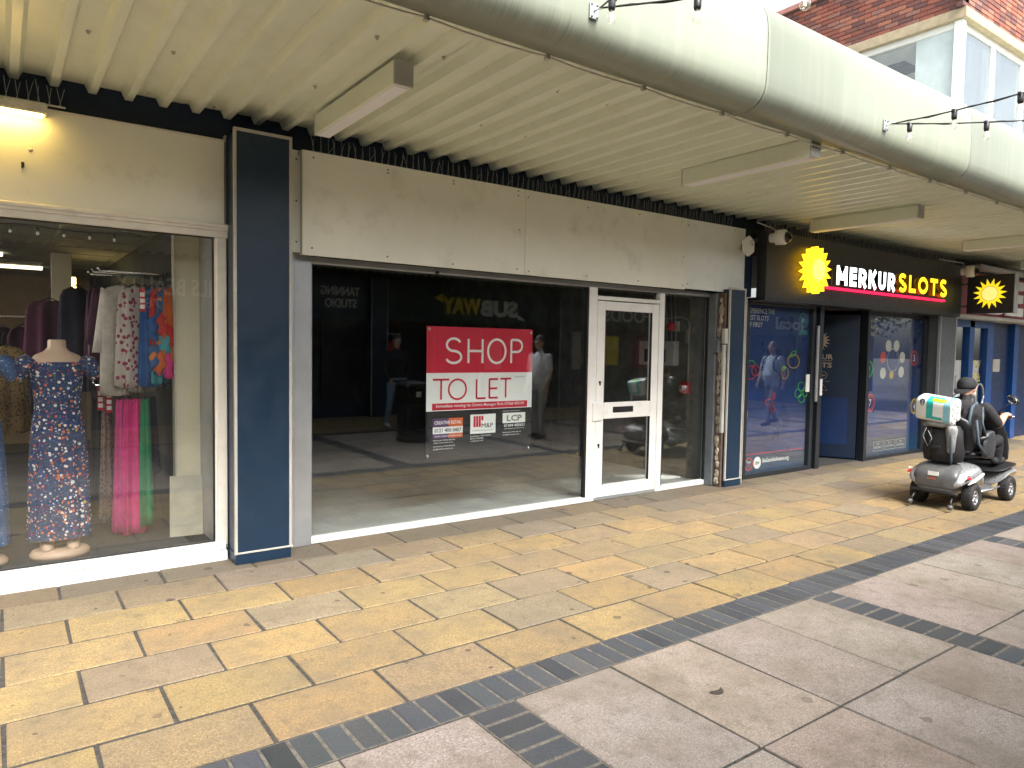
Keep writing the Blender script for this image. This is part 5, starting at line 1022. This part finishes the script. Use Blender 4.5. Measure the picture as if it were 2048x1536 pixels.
def wheel(x, s):
    y = SY+s*.243; r = .132; ax = (0, s, 0)
    w = MB().lathe([(.074, -.045), (.1, -.054), (.122, -.048), (.131, -.03), (.133, 0), (.131, .03), (.122, .048), (.1, .054), (.074, .045)], (x, y, r), ax, 30, cap=False); t = MB().lathe([(.01, -.03), (.078, -.04), (.078, .03), (.066, .026), (.06, .012), (.01, .01)], (x, y, r), ax, 24).build('wheel', M['dsilver'], SCT)
    w.build('tyre', M['rubber'], t); mb = MB()
    for k in range(5):
        a = 2*math.pi*k/5+.3; c_, s_ = math.cos(a), math.sin(a); mb.tube([(x+c_*.012, y+s*.022, r+s_*.012), (x+c_*.068, y+s*.03, r+s_*.068)], [.013, .009], 6)
    mb.lathe([(.062, .024), (.072, .036), (.079, .042), (.08, .03)], (x, y, r), ax, 24, cap=False); mb.lathe([(.001, .03), (.022, .03), (.024, .02)], (x, y, r), ax, 14); mb.build('rim', M['silver'], t)
    tr = MB()
    for k in range(26):
        a = 2*math.pi*k/26; tr.box(-.004, .004, -.035, .035, .1305, .1345, R=Matrix.Rotation(a, 3, 'Y')); 
    tr.v = [(p[0]+x, p[1]+y, p[2]+r) for p in tr.v]; tr.build('tread', M['rubber'], t)
for x in (7.856, 8.745):
    for s in (-1, 1): wheel(x, s)
MB().box(7.586, 7.592, SY-.045, SY+.055, .335, .375, R=None).build('number_plate', M['white'], SCT); text('S700', (7.583, SY-.03+.09, .295), (0, -1, 0), EZ, .085, .022, M['orange'], SCT, bold=.02)
# seat
seat = shell('seat', [(7.98, [(.001, .50), (.19, .50), (.215, .51), (.22, .54), (.19, .57), (.001, .565)]), (8.15, [(.001, .49), (.2, .49), (.225, .5), (.23, .54), (.2, .575), (.001, .56)]), (8.40, [(.001, .49), (.19, .49), (.215, .5), (.22, .53), (.19, .565), (.001, .555)])], M['vinyl'])
MB().tube([(8.12, SY, .40), (8.12, SY, .5)], .05, 12).build('seat_post', M['black'], SCT)
mb = MB(); mb.loft([[(8.0-.075*t+dx*1.0, SY+w, z) for w, dx in [(wd*math.cos(2*math.pi*k/24), .055*math.sin(2*math.pi*k/24)) for k in range(24)]] for t, z, wd in ((0, .55, .16), (0, .58, .19), (.3, .70, .2), (.6, .80, .19), (.85, .88, .16), (1, .92, .1), (1.02, .93, .05))]); mb.build('seat_back', M['vinyl'], SCT)
mb = MB(); mb.loft([[(7.925-.03*t+.05*math.sin(2*math.pi*k/20), SY+wd*math.cos(2*math.pi*k/20), z) for k in range(20)] for t, z, wd in ((0, .93, .08), (.3, .95, .115), (.6, 1.0, .12), (1, 1.045, .1), (1.1, 1.06, .05))]); mb.build('headrest', M['vinyl'], SCT)
for s in (-1, 1): MB().tube([(7.98, SY+s*.24, .70), (8.10, SY+s*.265, .715), (8.28, SY+s*.265, .71)], [.025, .03, .026], 10).build('armrest', M['vinyl'], SCT)
# tiller, dash, bars, mirror
mb = MB(); mb.loft([[(8.93-.22*t+d*math.cos(a), SY+w*math.sin(a), z) for a in [2*math.pi*k/24 for k in range(24)]] for t, z, w, d in ((0, .36, .12, .06), (.05, .42, .18, .10), (.3, .56, .2, .12), (.55, .70, .195, .12), (.8, .82, .17, .10), (.95, .88, .12, .08), (1, .90, .06, .05))]); mb.build('tiller_cowl', M['vinyl'], SCT)
mb = MB(); mb.loft([[(8.69+.085*k1*math.cos(a)-.02*t, SY+.12*k1*math.sin(a), .89+.075*t+.04*math.cos(a)*k1) for a in [2*math.pi*k/24 for k in range(24)]] for t, k1 in ((0, .7), (.3, 1), (.7, 1), (.95, .9), (1, .8))]); mb.build('dashboard', M['silver'], SCT); MB().ell((8.665, SY, .962), .07, .1, .012, 18, 7, R=Matrix.Rotation(.43, 3, 'Y')).build('dial', M['black'], SCT)
MB().tube([(8.60, SY-.27, .925), (8.64, SY-.20, .935), (8.69, SY-.1, .92), (8.70, SY, .91), (8.69, SY+.1, .92), (8.64, SY+.20, .935), (8.60, SY+.27, .925)], .014, 10).build('handlebar', M['black'], SCT)
for s in (-1, 1):
    MB().tube([(8.66, SY+s*.16, .915), (8.70, SY+s*.22, .90), (8.68, SY+s*.30, .905)], .007, 8).build('brake_lever', M['chrome'], SCT); MB().tube([(8.595, SY+s*.28, .924), (8.62, SY+s*.235, .931)], .019, 10).build('grip', M['rubber'], SCT)
    MB().tube([(8.67, SY+s*.15, .94), (8.70, SY+s*.2, 1.0), (8.72, SY+s*.25, 1.05)], .006, 6).build('mirror_stem', M['black'], SCT)
    Rm = Matrix.Rotation(.35*s, 3, 'Z') @ Matrix.Rotation(-.5*s, 3, 'X'); h = MB().ell((8.725, SY+s*.265, 1.08), .022, .075, .045, 16, 9, R=Rm).build('mirror_housing', M['black'], SCT); MB().ell((8.706, SY+s*.262, 1.08), .006, .066, .038, 16, 7, R=Rm).build('mirror_glass', M['mirror'], h)
# bags hung behind the seat
SB = thing('rear_bag', 'black nylon bag with straps hung behind the scooter seat', 'bag', (7.76, SY, .45))
mb = MB(); mb.loft([[(7.80+d*math.cos(a)*(1+.08*math.sin(3*a+z*9)), SY+.01+w*math.sin(a)*(1+.05*math.sin(4*a+z*14)), z) for a in [2*math.pi*k/32 for k in range(32)]] for z, w, d in ((.455, .10, .06), (.47, .17, .10), (.56, .19, .12), (.68, .185, .12), (.78, .175, .115), (.83, .14, .09), (.845, .07, .05))]); mb.build('bag_body', M['bagcl'], SB)
MB().tube([(7.69, SY-.10, .83), (7.672, SY-.11, .7), (7.685, SY-.115, .5), (7.72, SY-.1, .46)], .012, 6).build('strap', M['strap'], SB); MB().tube([(7.69, SY+.08, .83), (7.67, SY+.09, .7), (7.69, SY+.08, .5)], .009, 6).build('strap', M['black'], SB)
MB().tube([(7.66, SY+.12, .80), (7.655, SY+.15, .72), (7.66, SY+.10, .62), (7.655, SY+.06, .70), (7.65, SY+.1, .78)], .0022, 5).build('cord', M['white'], SB); MB().box(7.655, 7.67, SY-.02, SY+.06, .60, .63, c=.003).build('buckle', M['black'], SB)
PBG = tag(MB().loft([[(7.71+d*math.cos(a)*(1+.12*math.sin(5*a+z*30)), SY-.095+w*math.sin(a)*(1+.1*math.sin(3*a)), z) for a in [2*math.pi*k/24 for k in range(24)]] for z, w, d in ((.56, .02, .02), (.58, .035, .03), (.68, .04, .035), (.80, .055, .05), (.84, .04, .045))]).build('plastic_bag', M['palebag'], None, loc=(7.7, SY-.09, .53)), 'pale crumpled plastic bag tucked by the rear bag', 'bag')
PB2 = tag(MB().tube([(7.70, SY-.13, .86), (7.68, SY-.02, .845), (7.68, SY+.1, .85), (7.70, SY+.17, .84)], [.02, .034, .03, .02], 12).build('rolled_coat', M['palebag'], None, loc=(7.7, SY, .84)), 'pale rolled cloth under the toilet roll pack', 'cloth')
# toilet roll pack: rolls lie across, printed wrap
TP = thing('toilet_roll_pack', 'white and teal multipack of toilet rolls strapped behind the seat', 'toilet rolls', (7.74, SY+.02, .88))
Rt = Matrix.Rotation(.12, 3, 'X') @ Matrix.Rotation(-.25, 3, 'Y'); pc = Vector((7.72, SY+.045, 1.0))
def pk(p): return pc+Rt @ (Vector(p)*.80)
def prof(k, sx=1.0):
    a = 2*math.pi*k/48; hx, hz = .135, .15; c_, s_ = math.cos(a), math.sin(a); e = .45; x = hx*math.copysign(abs(c_)**e, c_); z = hz*math.copysign(abs(s_)**e, s_); b = 1+.025*abs(math.sin(3*a)); return x*b*sx, z*b*sx
wrap_m = mat('plastic_wrap', (.72, .73, .70), .22, var=.04, vs=20, bump=.25, bs=35)
ys = [(-.215, .9), (-.205, .97), (-.19, 1), (-.1, 1.0), (0, 1.0), (.1, 1.0), (.19, 1), (.205, .97), (.215, .9)]
MB().loft([[pk((prof(k, s)[0], y, prof(k, s)[1])) for k in range(48)] for y, s in ys]).build('wrap', wrap_m, TP)
def band(y0, y1, k0, k1, m, e=1.008, name='print_band'):
    mb = MB(); mb.loft([[pk((prof(k, e)[0], y, prof(k, e)[1])) for k in range(k0, k1+1)] for y in (y0, (y0+y1)/2, y1)], closed=False, cap=False); return mb.build(name, m, TP)
M['tealp'] = mat('teal_wrap_print', (.02, .42, .40), .25, var=0); M['lblue'] = mat('pale_blue_print', (.25, .55, .68), .25, var=0); M['limep'] = mat('lime_print', (.35, .62, .03), .25, var=0)
band(-.11, .08, 12, 27, M['tealp']); band(-.20, -.12, 9, 29, M['lblue'], 1.009); band(-.14, .03, 13, 18, M['limep'], 1.014); band(-.12, -.0, 19, 25, M['whitepr'], 1.014, 'print_panel'); 
mb = MB()
for t in range(3): mb.tube([pk((prof(k_, 1.012)[0]*1.0, .13+.028*math.cos(q)*(.5+.25*t), prof(k_, 1.012)[1])) for q, k_ in [(2*math.pi*j/12, 20+round((1+t)*math.sin(2*math.pi*j/12))) for j in range(13)]], .003, 5)
mb.build('logo_ring', M['navy'], TP)
for cx in (-.065, .065):
    for cz in (-.085, .0, .085):
        mb = MB(); mb.lathe([(.045, 0), (.052, -.006), (.046, -.012), (.022, -.012), (.02, -.004), (.001, -.002)], (0, 0, 0), (0, 1, 0), 16); mb.v = [tuple(pk((p[0]+cx*.92, p[1]-.212, p[2]+cz*1.02))) for p in mb.v]; mb.build('roll_end', wrap_m, TP)
# ---- rider
RD = thing('person', 'person in black cap and dark t-shirt riding the mobility scooter', 'person', (8.22, SY, .56)); Bd = Body(); F_ = Vector((1, 0, 0)); S_ = Vector((0, -1, 0)); U_ = Vector((0, 0, 1))
R_ = lambda x, w, z: Vector((x, SY-w, z))                # w > 0 = rider's right, towards the open walkway
tl = Vector((.97, 0, -.22)).normalized()
Bd.trunk([(R_(8.17, 0, .575), S_, F_, .17, .13), (R_(8.18, 0, .66), S_, F_, .185, .14)], 3)
Bd.trunk([(R_(8.18, 0, .66), S_, F_, .18, .145), (R_(8.17, 0, .78), S_, F_, .185, .15), (R_(8.17, 0, .92), S_, tl, .21, .14), (R_(8.19, 0, 1.015), S_, tl, .20, .11), (R_(8.21, 0, 1.06), S_, tl, .10, .08)], 2)
Bd.limb([(R_(8.21, 0, 1.05), .058), (R_(8.24, 0, 1.12), .055)], 0)
Bd.ell(R_(8.265, 0, 1.195), .088, .072, .108, 0); Bd.limb([(R_(8.30, 0, 1.14), .045), (R_(8.325, 0, 1.115), .035)], 5); Bd.limb([(R_(8.345, 0, 1.21), .012), (R_(8.36, 0, 1.18), .016)], 0)
for s in (-1, 1): Bd.limb([(R_(8.262, s*.078, 1.215), .016), (R_(8.255, s*.079, 1.175), .012)], 0); Bd.limb([(R_(8.29, s*.058, 1.15), .02), (R_(8.31, s*.045, 1.12), .02)], 5)
for s in (-1, 1):
    hip, knee, ank = R_(8.22, s*.10, .60), R_(8.64, s*.17, .645), R_(8.66, s*.16, .42)
    Bd.limb([(hip, .088), (hip.lerp(knee, .5), .08), (knee, .064), (knee.lerp(ank, .4), .06), (ank, .05)], 3); Bd.limb([(ank+Vector((-.05, 0, .005)), .04), (ank+Vector((.06, 0, .0)), .04), (ank+Vector((.16, 0, .0)), .034)], 4)
    sh, el, wr = R_(8.21, s*.20, 1.005), R_(8.33, s*.275, .84), R_(8.545, s*.262, .925)
    Bd.limb([(sh, .064), (sh.lerp(el, .5), .062), (sh.lerp(el, .9), .058)], 2); Bd.limb([(sh.lerp(el, .75), .047), (el, .044), (el.lerp(wr, .4), .043), (wr, .03)], 0)
    Bd.hand(wr, (1, 0, .05), (0, s, .1), (0, 0, -1), 0, .95)
TSH, TRS = clo('charcoal_tshirt', (.017, .0165, .018)), clo('black_jeans', (.010, .011, .014)); BRD = mat('white_beard', (.6, .57, .53), .8)
Bd.build('body', [SK, HAIRG, TSH, TRS, SH, BRD], RD, .0085)
cp_ = MB(); n = 28
cp_.loft([[(8.255+.012*0+a*math.cos(2*math.pi*k/n)-.012*t, SY+b*math.sin(2*math.pi*k/n), z-.035*math.cos(2*math.pi*k/n)*(1-t)*-1*.6) for k in range(n)] for t, z, a, b in ((0, 1.205, .104, .088), (.2, 1.235, .105, .089), (.5, 1.27, .098, .083), (.75, 1.295, .078, .066), (.92, 1.312, .045, .038), (1, 1.317, .012, .01))])
cap = cp_.build('cap', mat('black_cotton', (.010, .0105, .013), .8, var=.2, vs=40), RD)
MB().loft([[(8.16-.085*t*math.cos(a_), SY+.08*math.sin(a_), 1.195-.045*t*math.cos(a_)+dz) for a_ in [math.radians(-80+160*k/14) for k in range(15)]] for t, dz in ((0, .0), (.5, .004), (1, 0), (1, -.006), (.5, -.003), (0, -.006))], closed=False).build('peak', bpy.data.materials['black_cotton'], cap)
mb = MB()
for s in (-1, 1): mb.tube([R_(8.03, s*.12, .72), R_(8.025, s*.13, .9), R_(8.08, s*.125, 1.01), R_(8.20, s*.12, 1.055), R_(8.31, s*.12, .95), R_(8.33, s*.14, .80)], .016, 8)
builds(mb, 'vest_strap', M['strap'], RD)
# loose shoulder bag at the rider's side
SBg = thing('side_bag', 'dark shoulder bag hanging at the rider side of scooter seat', 'bag', (8.15, SY-.26, .5)); mb = MB(); mb.loft([[(8.16+a*math.cos(t)+.05*(z-.6), SY-.265+.035*math.sin(t), z) for t in [2*math.pi*k/24 for k in range(24)]] for z, a in ((.50, .05), (.515, .12), (.6, .15), (.7, .13), (.76, .09), (.78, .04))]); mb.build('bag_body', mat('grey_nylon', (.03, .032, .034), .5, var=.3, vs=15), SBg)
MB().tube([(8.06, SY-.27, .74), (8.0, SY-.26, .86), (8.08, SY-.225, 1.02)], .012, 6).tube([(8.02, SY-.29, .56), (7.93, SY-.26, .66), (7.93, SY-.23, .9)], .013, 6).build('strap', M['strap'], SBg)
# ================================================================ SHOPS ACROSS THE WALKWAY (seen in the window reflections)
OY = -3.70
def opp(name, label, x0, x1, fm, wm):
    T = thing(name, label, 'shop', ((x0+x1)/2, OY, 0)); MB().box(x0, x1, OY-.3, OY+.05, 2.1, 2.97).build('fascia', fm, T); MB().box(x0, x1, OY-.25, OY-.02, 0, .35).build('stall_riser', M['navy2'], T); MB().box(x0, x1, OY-.2, OY-.06, .35, 2.1).build('window', wm, T)
    mb = MB(); k = x0
    while k < x1: mb.box(k-.03, k+.03, OY-.06, OY-.01, .35, 2.1); k += 1.3
    mb.build('mullions', M['darkfr'], T); return T
M['dkglass'] = mat('dark_shop_window', (.018, .02, .022), .12, var=.2, vs=1)
O1 = opp('tanning_shop', 'navy tanning studio shop front across the walkway', 1.6, 6.5, M['navy'], M['dkglass']); O2 = opp('sandwich_shop', 'dark green sandwich shop front across the walkway', 6.87, 11.75, mat('dark_green_fascia', (.008, .03, .026), .4, var=.1), M['dkglass']); O3 = opp('nail_salon', 'nail salon shop front with pale lettering across the walkway', -8, 1.25, M['charcoal'], M['dkglass']); O4 = opp('food_shop', 'food shop front with pale lettering across the walkway', 12.1, 17, M['charcoal'], M['dkglass']); O5 = opp('corner_shop', 'corner shop front across the walkway at the open end', 17.3, 23.5, M['navy'], M['dkglass'])
for i, x in enumerate((1.42, 6.69, 11.95, 17.2)): 
    T = thing('pillar', 'navy pillar across the walkway beside the '+('nail salon', 'tanning studio', 'sandwich shop', 'food shop')[i], 'pillar', (x, OY, 0)); MB().box(x-.185, x+.185, OY-.2, OY+.22, 0, 2.98).build('cladding', M['navy'], T); MB().box(x-.195, x-.18, OY+.2, OY+.228, 0, 2.98).box(x+.18, x+.195, OY+.2, OY+.228, 0, 2.98).build('edge_trim', M['trim'], T)
UX = (-1, 0, 0); YT = OY+.06
def ot(s, x1, z, w, h, m, T, b=.02): text(s, (x1, YT, z), UX, EZ, w, h, m, T, 'lettering', b, .02, False, res=3)
ot('TANNING', 6.29, 2.585, .86, .19, M['whitepr'], O1); ot('STUDIO', 6.22, 2.33, .7, .19, M['whitepr'], O1)
ot('SUB', 10.5, 2.28, 1.12, .40, M['whitepr'], O2, .05); ot('WAY', 9.40, 2.30, 1.08, .40, M['yellowp'], O2, .05)
MB().prism([(10.72, YT, 2.22), (10.5, YT, 2.36), (10.5, YT, 2.24)], (0, .02, 0)).build('logo_arrow', M['whitepr'], O2); MB().prism([(8.12, YT, 2.66), (8.36, YT, 2.78), (8.36, YT, 2.56)], (0, .02, 0)).build('logo_arrow', M['yellowp'], O2)
p0 = PY(470, 590, 14.34); p1 = PY(230, 590, 14.34); ot('NAILS BEAUTY', p0.x, 2.40, p0.x-p1.x, .32, M['whitepr'], O3); ot('788', PY(322, 610, 14.34).x, 2.15, .45, .18, M['whitepr'], O3)
p0 = PY(1300, 620, 14.34); p1 = PY(1205, 620, 14.34); ot('FOODS', p0.x, 2.3, p0.x-p1.x, .36, M['whitepr'], O4); ot('local', PY(1600, 640, 14.3).x, 2.3, 1.6, .42, M['whitepr'], O5)
for x, z, w, h, m in ((7.02, 1.3, .3, .5, 'redpl'), (7.02, 1.62, .3, .2, 'whitepr'), (12.4, 1.0, .8, 1.0, 'trim'), (13.4, 1.1, .7, .8, 'yellowp'), (14.6, 1.0, .9, .9, 'fred'), (9.6, 1.0, .5, .7, 'greypr')): MB().box(x, x+w, OY-.055, OY-.045, z, z+h).build('poster', M[m], O4 if x > 12 else O2)
T = thing('flat_roof', 'flat roof over the shops across the walkway', 'roof', (8, -8, 3.7)); MB().box(-10, 24, -14, OY-.1, 2.97, 3.85).build('roof_slab', M['mortar'], T)
MB().box(-10, 24, OY-.45, OY-.3, 0, 3.0).build('back_wall', M['darkwall'], T)
# street beyond the open end: trees, lamp post, low wall
LEAF = [mat('leaf_a', (.045, .085, .022), .6, var=.3, vs=3), mat('leaf_b', (.075, .12, .03), .6, var=.3, vs=3)]; BARK = mat('bark', (.09, .07, .05), .9, var=.3, vs=9)
def tree(x, y, h, label):
    T = thing('street_tree', label, 'tree', (x, y, 0)); tr = MB().tube([(x, y, 0), (x+.05, y, h*.25), (x, y+.05, h*.5), (x+.1, y, h*.8)], [.16, .12, .09, .03], 9); ce_ = []
    for k in range(9):
        a = k*2.4; b = Vector((x, y, h*(.35+.05*k))); e = b+Vector((math.cos(a), math.sin(a), .7))*h*.2; tr.tube([b, b.lerp(e, .5)+Vector((0, 0, .1)), e], [.05, .035, .012], 6); ce_.append(e)
    tr.build('trunk', BARK, T); n = 2600; cs = RN.choice(len(ce_), n); d = RN.normal(0, 1, (n, 3)); d /= np.linalg.norm(d, axis=1)[:, None]; rr = h*.15*RN.rand(n)**.4; mb = MB()
    for i in range(n):
        p = Vector(ce_[cs[i]])+Vector(d[i])*rr[i]; u = Vector(RN.normal(0, 1, 3)).normalized()*.09; v = Vector(RN.normal(0, 1, 3)).normalized()*.06; mb.add([p-u, p+v, p+u, p-v], [(0, 1, 2, 3)], int(RN.rand() < .45))
    link('crown', mb.mesh('crown', LEAF, org(T), fix=False), T)
tree(29, -4.5, 6.5, 'leafy street tree beyond the open end of the walkway'); tree(35, -2.0, 7.5, 'taller leafy street tree further beyond the walkway'); tree(33, -9, 7, 'leafy street tree behind the corner shop')
T = thing('lamp_post', 'slim grey lamp post beyond the open end of the walkway', 'lamp post', (26.5, -1.2, 0)); MB().tube([(26.5, -1.2, 0), (26.5, -1.2, 1.2), (26.5, -1.2, 5.5)], [.09, .06, .045], 10).build('post', M['galv'], T); MB().box(26.3, 26.7, -1.28, -1.24, 1.9, 2.5, c=.01).build('sign_plate', M['trim'], T); MB().ell((26.5, -1.2, 5.6), .25, .15, .1).build('lamp_head', M['galv'], T)
lf = tag(MB().loft([[(2.62+.04*math.cos(a)+.01*z_, 1.98+.011*math.sin(a)+.025*math.cos(a)**2, .004+.004*z_+.004*math.sin(a)) for a in [2*math.pi*k/14 for k in range(14)]] for z_ in (0, .6)]).build('dead_leaf', mat('dead_leaf', (.05, .04, .03), .8), None, loc=(2.62, 1.98, .004)), 'dark dead leaf lying on a pinkish slab', 'leaf')
LB.scale = (.84, .84, .89); LB.location.x = 5.44
